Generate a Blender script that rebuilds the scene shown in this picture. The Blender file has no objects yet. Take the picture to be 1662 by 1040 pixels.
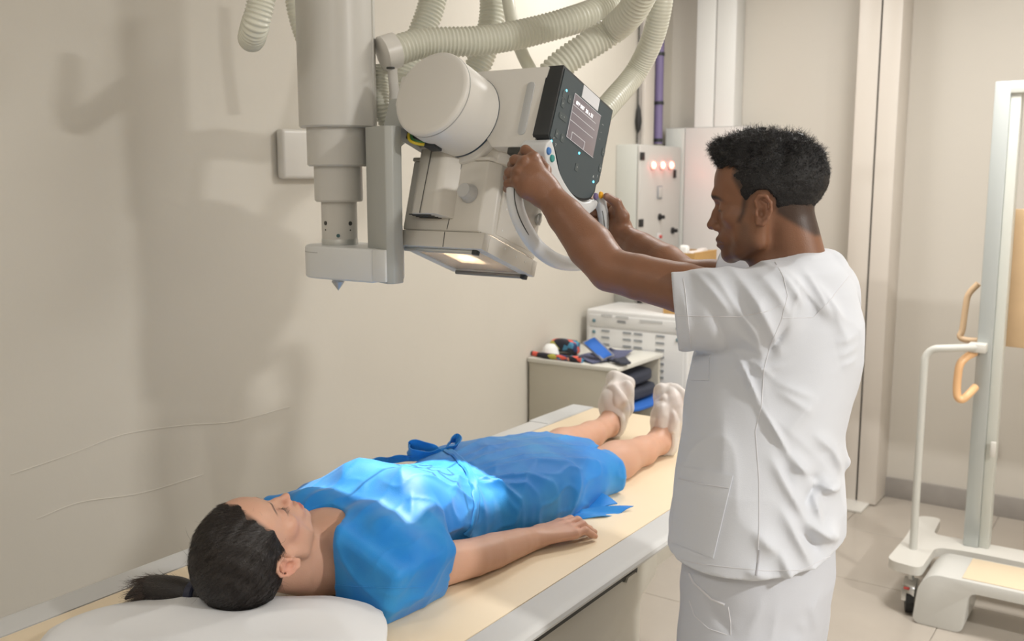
import bpy, bmesh, math, random
import numpy as np
from mathutils import Vector, Matrix
random.seed(7)
PI = math.pi
# ------------------------------------------------------------------ camera, world, lights, exposure
sc = bpy.context.scene
col = sc.collection
F = 1586.0; TH = math.radians(8.36); PH = math.radians(34.4); H = 1.65
fwd = Vector((-math.sin(PH)*math.cos(TH), math.cos(PH)*math.cos(TH), -math.sin(TH)))
rgt = Vector((math.cos(PH), math.sin(PH), 0))
upv = rgt.cross(fwd)
cam_d = bpy.data.cameras.new('camera')
cam = bpy.data.objects.new('camera', cam_d); col.objects.link(cam)
cam_d.sensor_width = 36; cam_d.lens = F/1662*36
cam.matrix_world = Matrix(((rgt.x, upv.x, -fwd.x, 0), (rgt.y, upv.y, -fwd.y, 0), (rgt.z, upv.z, -fwd.z, H), (0, 0, 0, 1)))
cam_d.clip_start = .05
cam_d.dof.use_dof = True; cam_d.dof.focus_distance = 2.0; cam_d.dof.aperture_fstop = 4.5
sc.camera = cam
C0 = Vector((0, 0, H))
def at(x, y, t):                     # a point at depth t (metres) seen at that place of the photograph
    return C0 + (fwd + rgt*((x-831)/F) - upv*((y-520)/F))*t
def atx(x, y, X):
    d = at(x, y, 1) - C0; return C0 + d*(X/d.x)
def aty(x, y, Y):
    d = at(x, y, 1) - C0; return C0 + d*(Y/d.y)
def atz(x, y, Z):
    d = at(x, y, 1) - C0; return C0 + d*((Z-H)/d.z)
w = bpy.data.worlds.new('world'); sc.world = w; w.use_nodes = True
w.node_tree.nodes['Background'].inputs[0].default_value = (.9, .95, 1, 1)
w.node_tree.nodes['Background'].inputs[1].default_value = .3
vs = sc.view_settings
sc.display_settings.display_device = 'sRGB'
vs.view_transform = 'Standard'; vs.look = 'None'; vs.gamma = 1; vs.use_curve_mapping = False
vs.exposure = 0.12
try: sc.cycles.use_denoising = True; sc.cycles.max_bounces = 8
except Exception: pass
def area(name, loc, size, power, colr=(1, .98, .95), rot=(0, 0, 0), sy=None):
    l = bpy.data.lights.new(name, 'AREA'); l.energy = power; l.color = colr
    l.shape = 'RECTANGLE' if sy else 'SQUARE'; l.size = size
    if sy: l.size_y = sy
    o = bpy.data.objects.new(name, l); col.objects.link(o); o.location = loc; o.rotation_euler = rot
    return o
CEIL = 2.95
LAMPS = [(2.0, 1.62, .32, 104), (-.55, 3.55, .6, 36), (-1.9, 3.9, .6, 12), (.3, -.9, .6, 20), (-1.8, -.6, .6, 8), (1.7, 3.6, .6, 8)]
for lx, ly, ls, lp in LAMPS:
    area('ceiling_lamp_light', (lx, ly, CEIL-.06), ls-.08, lp)

# ------------------------------------------------------------------ helpers
MATS = {}
def mat(name, c, rough=.5, metal=0, spec=.5, bump=0, bscale=60, var=0, vscale=8, emit=None, es=0, sub=0, subr=(1, .4, .2), coat=0, vcol=None, c2=None, sheen=0):
    if name in MATS: return MATS[name]
    m = bpy.data.materials.new(name); m.use_nodes = True; nt = m.node_tree; b = nt.nodes['Principled BSDF']
    b.inputs['Roughness'].default_value = rough; b.inputs['Metallic'].default_value = metal
    b.inputs['Specular IOR Level'].default_value = spec
    b.inputs['Coat Weight'].default_value = coat
    b.inputs['Sheen Weight'].default_value = sheen
    c = tuple(c)+(1,)
    b.inputs['Base Color'].default_value = c
    tc = nt.nodes.new('ShaderNodeTexCoord')
    if sub:
        b.inputs['Subsurface Weight'].default_value = sub
        b.inputs['Subsurface Radius'].default_value = subr
        b.inputs['Subsurface Scale'].default_value = .008
    src = None
    if vcol:
        a = nt.nodes.new('ShaderNodeVertexColor'); a.layer_name = vcol; src = a.outputs[0]
    if var or c2:
        n = nt.nodes.new('ShaderNodeTexNoise'); n.inputs['Scale'].default_value = vscale; n.inputs['Detail'].default_value = 6
        nt.links.new(tc.outputs['Object'], n.inputs['Vector'])
        mx = nt.nodes.new('ShaderNodeMix'); mx.data_type = 'RGBA'
        if c2:
            mx.inputs['A'].default_value = c; mx.inputs['B'].default_value = tuple(c2)+(1,)
            rp = nt.nodes.new('ShaderNodeMapRange'); rp.inputs['From Min'].default_value = .35; rp.inputs['From Max'].default_value = .65
            nt.links.new(n.outputs['Fac'], rp.inputs['Value']); nt.links.new(rp.outputs[0], mx.inputs['Factor'])
        else:
            mx.blend_type = 'MULTIPLY'; mx.inputs['Factor'].default_value = 1
            if src: nt.links.new(src, mx.inputs['A'])
            else: mx.inputs['A'].default_value = c
            rp = nt.nodes.new('ShaderNodeMapRange'); rp.inputs['From Min'].default_value = .3; rp.inputs['From Max'].default_value = .7
            rp.inputs['To Min'].default_value = 1-var; rp.inputs['To Max'].default_value = 1
            nt.links.new(n.outputs['Fac'], rp.inputs['Value']); nt.links.new(rp.outputs[0], mx.inputs['B'])
        src = mx.outputs['Result']
    if src: nt.links.new(src, b.inputs['Base Color'])
    if bump:
        n = nt.nodes.new('ShaderNodeTexNoise'); n.inputs['Scale'].default_value = bscale; n.inputs['Detail'].default_value = 4
        nt.links.new(tc.outputs['Object'], n.inputs['Vector'])
        bp = nt.nodes.new('ShaderNodeBump'); bp.inputs['Strength'].default_value = bump; bp.inputs['Distance'].default_value = .004
        nt.links.new(n.outputs['Fac'], bp.inputs['Height']); nt.links.new(bp.outputs[0], b.inputs['Normal'])
    if emit:
        b.inputs['Emission Color'].default_value = tuple(emit)+(1,); b.inputs['Emission Strength'].default_value = es
    MATS[name] = m
    return m
def tag(o, label=None, cat=None, group=None, kind=None):
    if label: o['label'] = label
    if cat: o['category'] = cat
    if group: o['group'] = group
    if kind: o['kind'] = kind
    return o
def empty(name, loc, label=None, cat=None, group=None, mw=None):
    o = bpy.data.objects.new(name, None); col.objects.link(o); o.empty_display_size = .05
    if mw is not None: o.matrix_world = mw
    else: o.location = loc
    tag(o, label, cat, group); return o
WORLD = {}                           # world matrices of empties (so that parts can be given in world space)
def thing(name, loc, label, cat, group=None, mw=None):
    o = empty(name, loc, label, cat, group, mw)
    WORLD[o.name] = Matrix(mw) if mw is not None else Matrix.Translation(Vector(loc))
    return o
def link(name, me, m, parent=None, smooth=40, local=False):
    """mesh given in world space (or in the parent's space if local)"""
    if m is not None and not me.materials: me.materials.append(m)
    o = bpy.data.objects.new(name, me); col.objects.link(o)
    if parent is not None:
        if not local:
            me.transform(WORLD.get(parent.name, Matrix.Identity(4)).inverted())
        o.parent = parent
        WORLD[o.name] = WORLD.get(parent.name, Matrix.Identity(4))
    if smooth:
        me.polygons.foreach_set('use_smooth', [True]*len(me.polygons))
        me.set_sharp_from_angle(angle=math.radians(smooth))
    return o
def recenter(o):
    """put a lone mesh's origin at its base"""
    me = o.data; n = len(me.vertices); a = np.empty(n*3); me.vertices.foreach_get('co', a); a = a.reshape(-1, 3)
    c = Vector(((a[:, 0].min()+a[:, 0].max())/2, (a[:, 1].min()+a[:, 1].max())/2, a[:, 2].min()))
    me.transform(Matrix.Translation(-c)); o.location = c; return o
class MB:
    def __init__(s): s.bm = bmesh.new()
    def box(s, lo, hi, bev=0, seg=2, M=None):
        lo = Vector(lo); hi = Vector(hi); c = (lo+hi)/2; d = hi-lo
        t = bmesh.new(); bmesh.ops.create_cube(t, size=1)
        for v in t.verts: v.co = Vector((v.co.x*d.x, v.co.y*d.y, v.co.z*d.z))+c
        if bev:
            bmesh.ops.bevel(t, geom=t.edges[:], offset=min(bev, min(abs(x) for x in d)*.49), segments=seg, affect='EDGES', profile=.5)
        return s._add(t, M)
    def _add(s, t, M=None):
        if M is not None: bmesh.ops.transform(t, matrix=M, verts=t.verts[:])
        bmesh.ops.recalc_face_normals(t, faces=t.faces[:])
        me = bpy.data.meshes.new('t'); t.to_mesh(me); t.free(); s.bm.from_mesh(me); bpy.data.meshes.remove(me); return s
    def prism(s, pts, lo, hi, axis=2, bev=0, seg=2, M=None, holes=None):
        """polygon pts (2-D) extruded along axis from lo to hi"""
        t = bmesh.new()
        def mk(p, h):
            q = [0, 0, 0]; o = [i for i in range(3) if i != axis]; q[o[0]], q[o[1]] = p; q[axis] = h; return t.verts.new(q)
        a = [mk(p, lo) for p in pts]; b = [mk(p, hi) for p in pts]
        t.faces.new(a); t.faces.new(b[::-1]); n = len(pts)
        for i in range(n): t.faces.new((a[i], b[i], b[(i+1) % n], a[(i+1) % n]))
        bmesh.ops.recalc_face_normals(t, faces=t.faces[:])
        if bev:
            ed = [e for e in t.edges if len(e.link_faces) == 2 and e.calc_face_angle(0) > .5]
            bmesh.ops.bevel(t, geom=ed, offset=bev, segments=seg, affect='EDGES', profile=.5, clamp_overlap=True)
        return s._add(t, M)
    def lathe(s, prof, o=(0, 0, 0), ax=(0, 0, 1), n=48, cap=True):
        """prof: (radius, height) list"""
        t = bmesh.new(); ax = Vector(ax).normalized(); q = ax.to_track_quat('Z', 'Y').to_matrix()
        rings = []
        for r_, h in prof:
            if r_ < 1e-6: rings.append([t.verts.new(Vector(o)+q@Vector((0, 0, h)))])
            else: rings.append([t.verts.new(Vector(o)+q@Vector((r_*math.cos(2*PI*i/n), r_*math.sin(2*PI*i/n), h))) for i in range(n)])
        for a, b in zip(rings, rings[1:]):
            for i in range(n):
                j = (i+1) % n
                if len(a) == 1 and len(b) == 1: continue
                if len(a) == 1: t.faces.new((a[0], b[i], b[j]))
                elif len(b) == 1: t.faces.new((a[i], b[0], a[j]))
                else: t.faces.new((a[i], b[i], b[j], a[j]))
        if cap:
            for R_ in (rings[0], rings[-1]):
                if len(R_) > 2: t.faces.new(R_)
        return s._add(t)
    def tube(s, path, r, n=12, rf=None, cap=True):
        """path: points; r radius or per-point list; rf(i,k)"""
        t = bmesh.new(); P = [Vector(p) for p in path]; N = len(P)
        prev = None; rings = []
        for i, p in enumerate(P):
            T = (P[min(i+1, N-1)]-P[max(i-1, 0)]).normalized()
            if prev is None:
                u = T.orthogonal().normalized()
            else:
                u = (prev - T*prev.dot(T)).normalized()
            prev = u; v = T.cross(u); rr = r[i] if hasattr(r, '__len__') else r
            if isinstance(rr, tuple): ru, rv = rr
            else: ru = rv = rr
            rings.append([t.verts.new(p + u*ru*math.cos(2*PI*k/n) + v*rv*math.sin(2*PI*k/n)) for k in range(n)])
        for a, b in zip(rings, rings[1:]):
            for i in range(n): t.faces.new((a[i], a[(i+1) % n], b[(i+1) % n], b[i]))
        if cap: t.faces.new(rings[0][::-1]); t.faces.new(rings[-1])
        return s._add(t)
    def build(s, name, m, parent=None, smooth=40, local=False):
        me = bpy.data.meshes.new(name); s.bm.to_mesh(me); s.bm.free()
        return link(name, me, m, parent, smooth, local)
def spline(pts, n=12):
    """Catmull-Rom through pts"""
    P = [Vector(p) for p in pts]; P = [P[0]*2-P[1]]+P+[P[-1]*2-P[-2]]; out = []
    for i in range(1, len(P)-2):
        for k in range(n):
            t = k/n; a, b, c, d = P[i-1], P[i], P[i+1], P[i+2]
            out.append(.5*((2*b)+(c-a)*t+(2*a-5*b+4*c-d)*t*t+(3*b-a-3*c+d)*t**3))
    out.append(P[-2]); return out
def resample(path, step):
    P = [Vector(p) for p in path]; L = [0]
    for a, b in zip(P, P[1:]): L.append(L[-1]+(b-a).length)
    n = max(2, int(L[-1]/step)); out = []; j = 0
    for i in range(n+1):
        s = L[-1]*i/n
        while j < len(L)-2 and L[j+1] < s: j += 1
        f = (s-L[j])/max(1e-9, L[j+1]-L[j]); out.append(P[j].lerp(P[j+1], f))
    return out
def rrect(w, h, r, n=4, cx=0, cy=0):
    out = []
    for sx, sy, a0 in ((1, 1, 0), (-1, 1, 90), (-1, -1, 180), (1, -1, 270)):
        for k in range(n+1):
            a = math.radians(a0+90*k/n); out.append((cx+sx*(w/2-r)+r*math.cos(a), cy+sy*(h/2-r)+r*math.sin(a)))
    return out

# ------------------------------------------------------------------ materials
M_wall = mat('wall_paint', (.62, .585, .515), .6, bump=.15, bscale=25, var=.05, vscale=1.5)
M_wall2 = mat('far_wall_paint', (.62, .585, .525), .45, bump=.05, bscale=25, var=.03, vscale=1.2)
M_ceil = mat('ceiling_white', (.8, .79, .76), .8)
M_tile = mat('floor_tile', (.50, .45, .39), .16, var=.08, vscale=3)
M_grout = mat('floor_grout', (.40, .36, .31), .7)
M_base = mat('baseboard_stone', (.36, .335, .31), .35, var=.12, vscale=12)
M_jamb = mat('jamb_paint', (.66, .61, .55), .4)
M_white = mat('white_plastic', (.72, .70, .655), .33)
M_white2 = mat('warm_white_plastic', (.64, .61, .55), .38, bump=.04, bscale=900)
M_col = mat('column_paint', (.60, .585, .545), .35)
M_colg = mat('bracket_grey', (.42, .43, .405), .45)
M_hose = mat('hose_cream', (.70, .70, .60), .3, spec=.6)
M_seam = mat('seam_dark', (.05, .05, .045), .7)
M_dark = mat('console_black', (.025, .028, .03), .45)
M_face = mat('console_face_grey', (.055, .075, .085), .5)
M_screen = mat('screen_glass', (.16, .14, .15), .25, emit=(.32, .27, .29), es=.25)
M_line = mat('screen_line', (.4, .4, .4), .5, emit=(.8, .78, .78), es=.45)
M_cyan = mat('cyan_led', (.1, .6, .9), .5, emit=(.1, .7, 1), es=4)
M_chrome = mat('chrome', (.75, .76, .76), .2, metal=1)
M_steel = mat('brushed_aluminium', (.62, .63, .61), .38, metal=.8)
M_tabletop = mat('table_tan', (.80, .665, .475), .42)
M_rail = mat('table_rail_grey', (.56, .56, .55), .5)
M_tbase = mat('table_base_paint', (.50, .475, .41), .5)
M_orange = mat('orange_grip', (.85, .52, .27), .35)
M_black = mat('black_rubber', (.02, .02, .02), .6)
# ------------------------------------------------------------------ the room
XL = -2.45; YF = 5.17; XR = 3.2; YN = -2.2
def struct(name, mb, m, smooth=40): return tag(mb.build(name, m, None, smooth), kind='structure')
wl = struct('wall_left', MB().box((XL-.12, YN-.12, 0), (XL, YF+.3, CEIL)), M_wall)
struct('wall_far', MB().box((XL, YF, 0), (XR, YF+.12, CEIL)), M_wall2)
struct('wall_right', MB().box((XR, YN-.12, 0), (XR+.12, YF+.12, CEIL)), M_wall2)
struct('wall_near', MB().box((XL, YN-.12, 0), (XR, YN, CEIL)), M_wall2)
struct('ceiling', MB().box((XL-.12, YN-.12, CEIL), (XR+.12, YF+.12, CEIL+.1)), M_ceil)
fl = struct('floor', MB().box((XL-.12, YN-.12, -.1), (XR+.12, YF+.12, -.004)), M_grout)
tm = None; T = .6
for i in range(10):
    for j in range(13):
        x0 = XL+.02+i*T; y0 = YF-(j+1)*T
        if x0+T > XR or y0 < YN: continue
        if tm is None:
            b = MB().box((.0015, .0015, -.004), (T-.0015, T-.0015, .0), .001, 1); o = b.build('floor_tile', M_tile, fl, 30); tm = o.data
        else:
            o = bpy.data.objects.new('floor_tile', tm); col.objects.link(o); o.parent = fl
        o.location = (x0, y0, 0)
# plaster ridges on the left wall (patched strip of plaster)
pl = MB()
for pts in ([(18, 770), (120, 735), (200, 705), (300, 690), (380, 684), (470, 660)], [(60, 842), (130, 815), (230, 800), (330, 770)]):
    pl.tube(resample(spline([atx(x, y, XL+.0005) for x, y in pts], 6), .03), (.0012), 6)
pl.build('plaster_ridge', M_wall, wl)
struct('baseboard_far', MB().box((-1.24, YF-.015, 0), (XR, YF, .105), .003), M_base)
struct('baseboard_left', MB().box((XL, YN, 0), (XL+.015, YF, .105), .003), M_base)
# door jamb: two tall boards and the threshold
def board(name, x0, x1, ytop, ybase, yy, d, m=M_jamb):
    pass
xa = aty(1376, 400, YF-.2).x; xb = aty(1412, 400, YF-.2).x; xc = aty(1445, 400, YF-.2).x
dj = tag(empty('trim_1', (xa, YF-.2, 0)), kind='structure'); WORLD[dj.name] = Matrix.Translation((xa, YF-.2, 0))
MB().box((xa, YF-.2, 0.006), (xb-.006, YF, CEIL), .004).build('door_post', M_jamb, dj)
MB().box((xb+.004, YF-.21, 0.006), (xc, YF, CEIL), .004).build('door_post', M_jamb, dj)
MB().box((xb-.006, YF-.19, 0.006), (xb+.004, YF-.02, CEIL)).build('gap_strip', M_seam, dj)
MB().box((xa-.05, YF-.36, 0), (xc-.03, YF-.19, .012), .003).build('threshold_plate', M_white, dj)
# cable trunking on the far wall (white double column) and the corner pilasters
def farx(px, y=YF): return aty(px, 300, y).x
x1, x2, x3 = farx(1124, YF-.12), farx(1155, YF-.12), farx(1187, YF-.12)
tr = tag(empty('trim_2', (x1, YF-.12, 0)), kind='structure'); WORLD[tr.name] = Matrix.Translation((x1, YF-.12, 0))
M_trunk = mat('trunking_white', (.74, .74, .72), .4)
MB().box((x1, YF-.12, 0), (x2-.003, YF, CEIL), .004).build('trunking_cover', M_trunk, tr)
MB().box((x2+.003, YF-.12, 0), (x3, YF, CEIL), .004).build('trunking_cover', M_trunk, tr)
MB().box((x2-.004, YF-.11, 0), (x2+.004, YF, CEIL)).build('gap_strip', M_base, tr)
# board, dark gap and purple conduit on the left wall near the corner
struct('trim_3', MB().box((XL, 4.79, 0), (XL+.03, 4.90, CEIL), .003), M_jamb)
struct('trim_4', MB().box((XL, 4.755, 0), (XL+.012, 4.785, CEIL), .002), M_base)
cd = thing('cable_conduit', (XL+.03, 4.96, 1.83), 'purple cable conduit running up the left wall beside the corner, behind the hoses', 'conduit')
M_purple = mat('purple_conduit', (.20, .16, .31), .5)
MB().tube([(XL+.027, 4.96, 1.83), (XL+.027, 4.96, CEIL)], .024, 12).build('tube', M_purple, cd)
for z in (1.84, 2.04, 2.3, 2.65):
    MB().lathe([(.0275, 0), (.0275, .018)], (XL+.027, 4.96, z), n=16).build('tube_clip', M_dark, cd)
wc = thing('wall_cable', (XL+.02, 4.74, 1.8), 'thin dark cord with a black connector hanging on the left wall left of the conduit', 'cord')
MB().tube([(XL+.012, 4.74, 1.83), (XL+.012, 4.74, CEIL)], .004, 8).build('wire', M_seam, wc)
MB().lathe([(.001, 0), (.012, .02), (.018, .06), (.012, .12), (.001, .15)], (XL+.018, 4.74, 1.88), n=12).build('connector', M_black, wc)
# white blank plate on the left wall
p1 = atx(446, 209, XL); p2 = atx(508, 290, XL)
recenter(tag(MB().box((XL, p1.y, p2.z), (XL+.035, p2.y+.06, p1.z+.0), .012, 3).build('wall_plate', M_white, None), 'square white blank plate on the left wall behind the ceiling column', 'wall plate'))
# ceiling lights
for i, (lx, ly, ls, lp) in enumerate(LAMPS):
    lab = ['square ceiling panel light above and to the right of the operator', 'square ceiling panel light over the foot of the table', 'square ceiling panel light in the far left corner', 'square ceiling panel light above the photographer', 'square ceiling panel light in the near left corner', 'square ceiling panel light over the wheeled stand'][i]
    tl = thing('ceiling_light', (lx, ly, CEIL), lab, 'ceiling light', 'ceiling panel lights')
    b = MB()
    h = ls/2
    for (a0, a1, b0, b1) in ((-h, h, -h, -h+.03), (-h, h, h-.03, h), (-h, -h+.03, -h+.03, h-.03), (h-.03, h, -h+.03, h-.03)):
        b.box((lx+a0, ly+b0, CEIL-.03), (lx+a1, ly+b1, CEIL))
    b.build('frame', M_white, tl)
    MB().box((lx-h+.03, ly-h+.03, CEIL-.02), (lx+h-.03, ly+h-.03, CEIL-.001)).build('diffuser', mat('light_diffuser', (.9, .9, .88), .5, emit=(1, .96, .9), es=1.5), tl)

# ------------------------------------------------------------------ shelf unit with folded aprons beyond the table foot
sx0, sx1, sy0, sy1, sz = XL+.012, -1.985, 3.70, 4.14, .828
sh = thing('shelf_unit', ((sx0+sx1)/2, (sy0+sy1)/2, 0), 'beige metal shelf unit with open side against the left wall beyond the table foot', 'shelf unit')
M_shelf = mat('shelf_beige', (.50, .47, .39), .5); M_shelft = mat('shelf_top', (.68, .67, .61), .4)
MB().box((sx0, sy0, 0), (sx1, sy0+.02, sz-.02), .002).build('side_panel', M_shelf, sh)
MB().box((sx0, sy1-.02, 0), (sx1, sy1, sz-.02), .002).build('side_panel', M_shelf, sh)
MB().box((sx0, sy0+.02, 0), (sx0+.015, sy1-.02, sz-.02)).build('back_panel', M_shelf, sh)
MB().box((sx0-.005, sy0-.008, sz-.02), (sx1+.01, sy1+.008, sz), .003).build('top_panel', M_shelft, sh)
MB().box((sx0+.015, sy0+.02, .60), (sx1-.01, sy1-.02, .615)).build('shelf', M_shelf, sh)
MB().box((sx0+.015, sy0+.02, .08), (sx1-.01, sy1-.02, .095)).build('shelf', M_shelf, sh)
M_navy = mat('navy_cloth', (.035, .04, .06), .8, bump=.2, bscale=80)
M_blue = mat('apron_blue', (.02, .13, .50), .7)
M_slate = mat('slate_cloth', (.10, .11, .19), .8)
M_greyb = mat('apron_binding', (.32, .32, .34), .7)
def softbox(name, lo, hi, m, label, cat, lump=.006, seed=0, parent=None, rz=0):
    bm = bmesh.new(); bmesh.ops.create_cube(bm, size=1)
    bmesh.ops.subdivide_edges(bm, edges=bm.edges[:], cuts=7, use_grid_fill=True)
    rs = random.Random(seed); ph = [rs.uniform(0, 6) for _ in range(6)]
    c = (Vector(lo)+Vector(hi))/2; d = Vector(hi)-Vector(lo)
    for v in bm.verts:
        p = v.co*2; L = (abs(p.x)**6+abs(p.y)**6+abs(p.z)**6)**(1/6)
        p = p/max(L, .01)*min(1, L) if L > 0 else p
        q = Vector((p.x*d.x/2, p.y*d.y/2, p.z*d.z/2))
        q += Vector((math.sin(q.y*30+ph[0]), math.sin(q.z*40+ph[1]), math.sin(q.x*25+ph[2])*math.sin(q.y*22+ph[3])))*lump
        q.rotate(Matrix.Rotation(rz, 3, 'Z'))
        v.co = q+c
    me = bpy.data.meshes.new(name); bm.to_mesh(me); bm.free()
    o = link(name, me, m, parent, 180)
    if parent is None: recenter(o); tag(o, label, cat)
    return o
softbox('folded_apron', (sx0+.06, sy0+.035, .714), (sx1+.012, sy1-.05, .775), M_navy, 'black folded lead apron on top of the stack inside the shelf unit', 'apron', .002, 1)
softbox('folded_apron', (sx0+.06, sy0+.04, .648), (sx1+.025, sy1-.04, .706), M_navy, 'dark folded lead apron in the middle of the shelf stack, on the blue one', 'apron', .002, 2)
softbox('folded_apron', (sx0+.06, sy0+.05, .619), (sx1+.075, sy1-.03, .643), M_blue, 'bright blue folded apron hanging out at the bottom of the shelf stack', 'apron', .001, 3)
# things on the shelf top
def sheet(name, corners, m, th=.004, sag=.004, n=8, parent=None, seed=0, wob=.003):
    """thin cloth quad, bilinear between four corners, gently rumpled"""
    A, B, Cq, D = [Vector(c) for c in corners]; rs = random.Random(seed); ph = rs.uniform(0, 6)
    bm = bmesh.new(); g = []
    nrm = (B-A).cross(D-A).normalized()
    for i in range(n+1):
        row = []
        for j in range(n+1):
            u, v = i/n, j/n
            p = A*(1-u)*(1-v)+B*u*(1-v)+Cq*u*v+D*(1-u)*v
            p = p + nrm*(math.sin(u*7+v*4+ph)*wob + sag*4*u*(1-u))
            row.append(bm.verts.new(p))
        g.append(row)
    for i in range(n):
        for j in range(n): bm.faces.new((g[i][j], g[i+1][j], g[i+1][j+1], g[i][j+1]))
    r = bmesh.ops.extrude_face_region(bm, geom=bm.faces[:])
    for v in r['geom']:
        if isinstance(v, bmesh.types.BMVert): v.co += nrm*th
    bmesh.ops.recalc_face_normals(bm, faces=bm.faces[:])
    me = bpy.data.meshes.new(name); bm.to_mesh(me); bm.free()
    return link(name, me, m, parent, 60)
ZT = sz
def top(x, y, dz=0): p = atz(x, y, ZT+dz); return p
ap = thing('lead_apron', top(960, 580), 'bright blue lead apron with grey binding lying folded on the shelf unit', 'apron')
sheet('panel', [top(948, 570, .05), top(992, 578, .014), top(975, 560, .10), top(968, 566, .115)], M_blue, .008, .002, 8, ap)
bpy.data.objects.remove(ap.children[0])
quad = [atz(948, 557, ZT+.075), atz(978, 583, ZT+.02), atz(994, 576, ZT+.025), atz(966, 549, ZT+.10)]
sheet('panel', quad, M_blue, .008, .004, 8, ap)
qc = sum(quad, Vector())/4
MB().tube([q+(q-qc)*.06 for q in quad]+[quad[0]+(quad[0]-qc)*.06], .006, 8).build('binding', M_greyb, ap)
sheet('lower_fold', [top(930, 581, .004), top(962, 590, .004), top(1000, 584, .006), top(960, 574, .008)], M_slate, .006, .003, 8, ap)
MB().tube([top(960, 575, .014), top(985, 583, .012), top(1003, 588, .010), top(1010, 584, .01)], .007, 8).build('strap', M_navy, ap)
o = sheet('slate_apron', [top(985, 572, .014), top(1012, 580, .012), top(1028, 568, .014), top(990, 564, .045)], M_slate, .01, .01, 8, None, 3)
recenter(tag(o, 'slate blue cloth apron bunched behind the bright blue one', 'apron'))
o = sheet('hanging_strap', [top(995, 586, .012), top(1006, 592, .01), top(1024, 590, .012), top(1010, 581, .012)], M_navy, .008, .004, 6, None, 4)
recenter(tag(o, 'short dark strap end lying over the edge of the shelf unit', 'strap'))
# patterned collar cloth : many coloured patches
M_pat = bpy.data.materials.new('patterned_cloth'); M_pat.use_nodes = True
nt = M_pat.node_tree; b = nt.nodes['Principled BSDF']; b.inputs['Roughness'].default_value = .8
vo = nt.nodes.new('ShaderNodeTexVoronoi'); vo.inputs['Scale'].default_value = 32
tc = nt.nodes.new('ShaderNodeTexCoord'); nt.links.new(tc.outputs['Object'], vo.inputs['Vector'])
cr = nt.nodes.new('ShaderNodeValToRGB'); cr.color_ramp.interpolation = 'CONSTANT'
sp = nt.nodes.new('ShaderNodeSeparateColor'); nt.links.new(vo.outputs['Color'], sp.inputs[0]); nt.links.new(sp.outputs[0], cr.inputs[0])
els = [(0, (.02, .02, .03)), (.35, (.75, .12, .08)), (.5, (.03, .05, .14)), (.62, (.45, .42, .08)), (.72, (.8, .35, .25)), (.82, (.03, .03, .04)), (.93, (.07, .25, .4))]
cr.color_ramp.elements[0].color = els[0][1]+(1,); cr.color_ramp.elements[1].position = els[1][0]; cr.color_ramp.elements[1].color = els[1][1]+(1,)
for p_, c_ in els[2:]:
    e = cr.color_ramp.elements.new(p_); e.color = c_+(1,)
nt.links.new(cr.outputs[0], b.inputs['Base Color'])
pc = thing('patterned_apron', top(905, 575), 'dark apron with red, yellow and orange pattern lying crumpled on the shelf unit', 'apron')
softbox('folded_body', tuple(top(920, 575)-Vector((.075, .045, -.004))), tuple(top(920, 575)+Vector((.07, .05, .068))), M_pat, '', '', .012, 5, pc)
MB().tube(spline([top(864, 573, .012), top(885, 577, .013), top(912, 580, .014), top(945, 584, .014)], 6), [.011]*5+[.013]*5+[.012]*5+[.014]*4, 10).build('rolled_edge', M_pat, pc)
o = MB().lathe([(.001, .05), (.02, .047), (.035, .03), (.042, .0)], top(893, 573, .015), n=20).build('paper_cup', mat('paper_white', (.8, .8, .78), .7), None)
recenter(tag(o, 'small white rounded paper object standing behind the patterned apron', 'paper cup')); o.location.z += -.005

# ------------------------------------------------------------------ white generator cabinet behind the shelf unit
ux0, ux1, uy0, uy1, uz = XL+.04, -1.86, 4.17, 4.50, 1.005
gu = thing('generator_cabinet', ((ux0+ux1)/2, (uy0+uy1)/2, 0), 'white metal cabinet with vent slots and round screws behind the shelf unit', 'cabinet')
ZV = aty(983, 538, uy0).z; ZP = aty(980, 531, uy0).z
M_cab = mat('cabinet_white', (.70, .70, .69), .4); M_cabd = mat('vent_dark', (.30, .32, .34), .6)
MB().box((ux0, uy0, 0), (ux1, uy1, uz), .012, 3).build('body', M_cab, gu)
MB().box((ux0+.02, uy0-.006, ZP+.005), (ux1-.02, uy0, .98), .003).build('front_panel', M_cab, gu)
MB().box((ux0+.02, uy0-.006, .06), (ux1-.02, uy0, ZP-.005), .003).build('front_panel', M_cab, gu)
fx = [983, 1018, 1036, 1072]
for q in fx:
    for k in range(10):
        p = aty(q+13, 540+k*0, uy0); x0 = aty(q, 540, uy0-.006).x
        MB().box((x0-.022, uy0-.009, ZV-k*.033), (x0+.022, uy0-.0055, ZV+.010-k*.033)).build('vent_slot', M_cabd, gu, 0)
for sxp in (ux0+.05, ux1-.05):
    for z in (ZP-.025, ZP+.03):
        MB().lathe([(.009, 0), (.009, .004), (.004, .006)], (sxp, uy0-.006, z), (0, -1, 0), n=14).build('screw', mat('screw_blue', (.12, .22, .26), .4), gu)
for (xa_, xb_, z) in ((.09, .15, .985), (.17, .24, .983), (.3, .42, .975)):
    MB().box((ux0+xa_, uy0-.008, z-.012), (ux0+xb_, uy0-.0055, z+.0), .0005).build('label_strip', mat('label_grey', (.55, .56, .56), .5), gu, 0)
MB().box((ux0+.18, uy0-.009, .95), (ux0+.225, uy0-.0055, .961), .0005).build('label_strip', mat('label_dark', (.25, .26, .27), .5), gu, 0)

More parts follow.
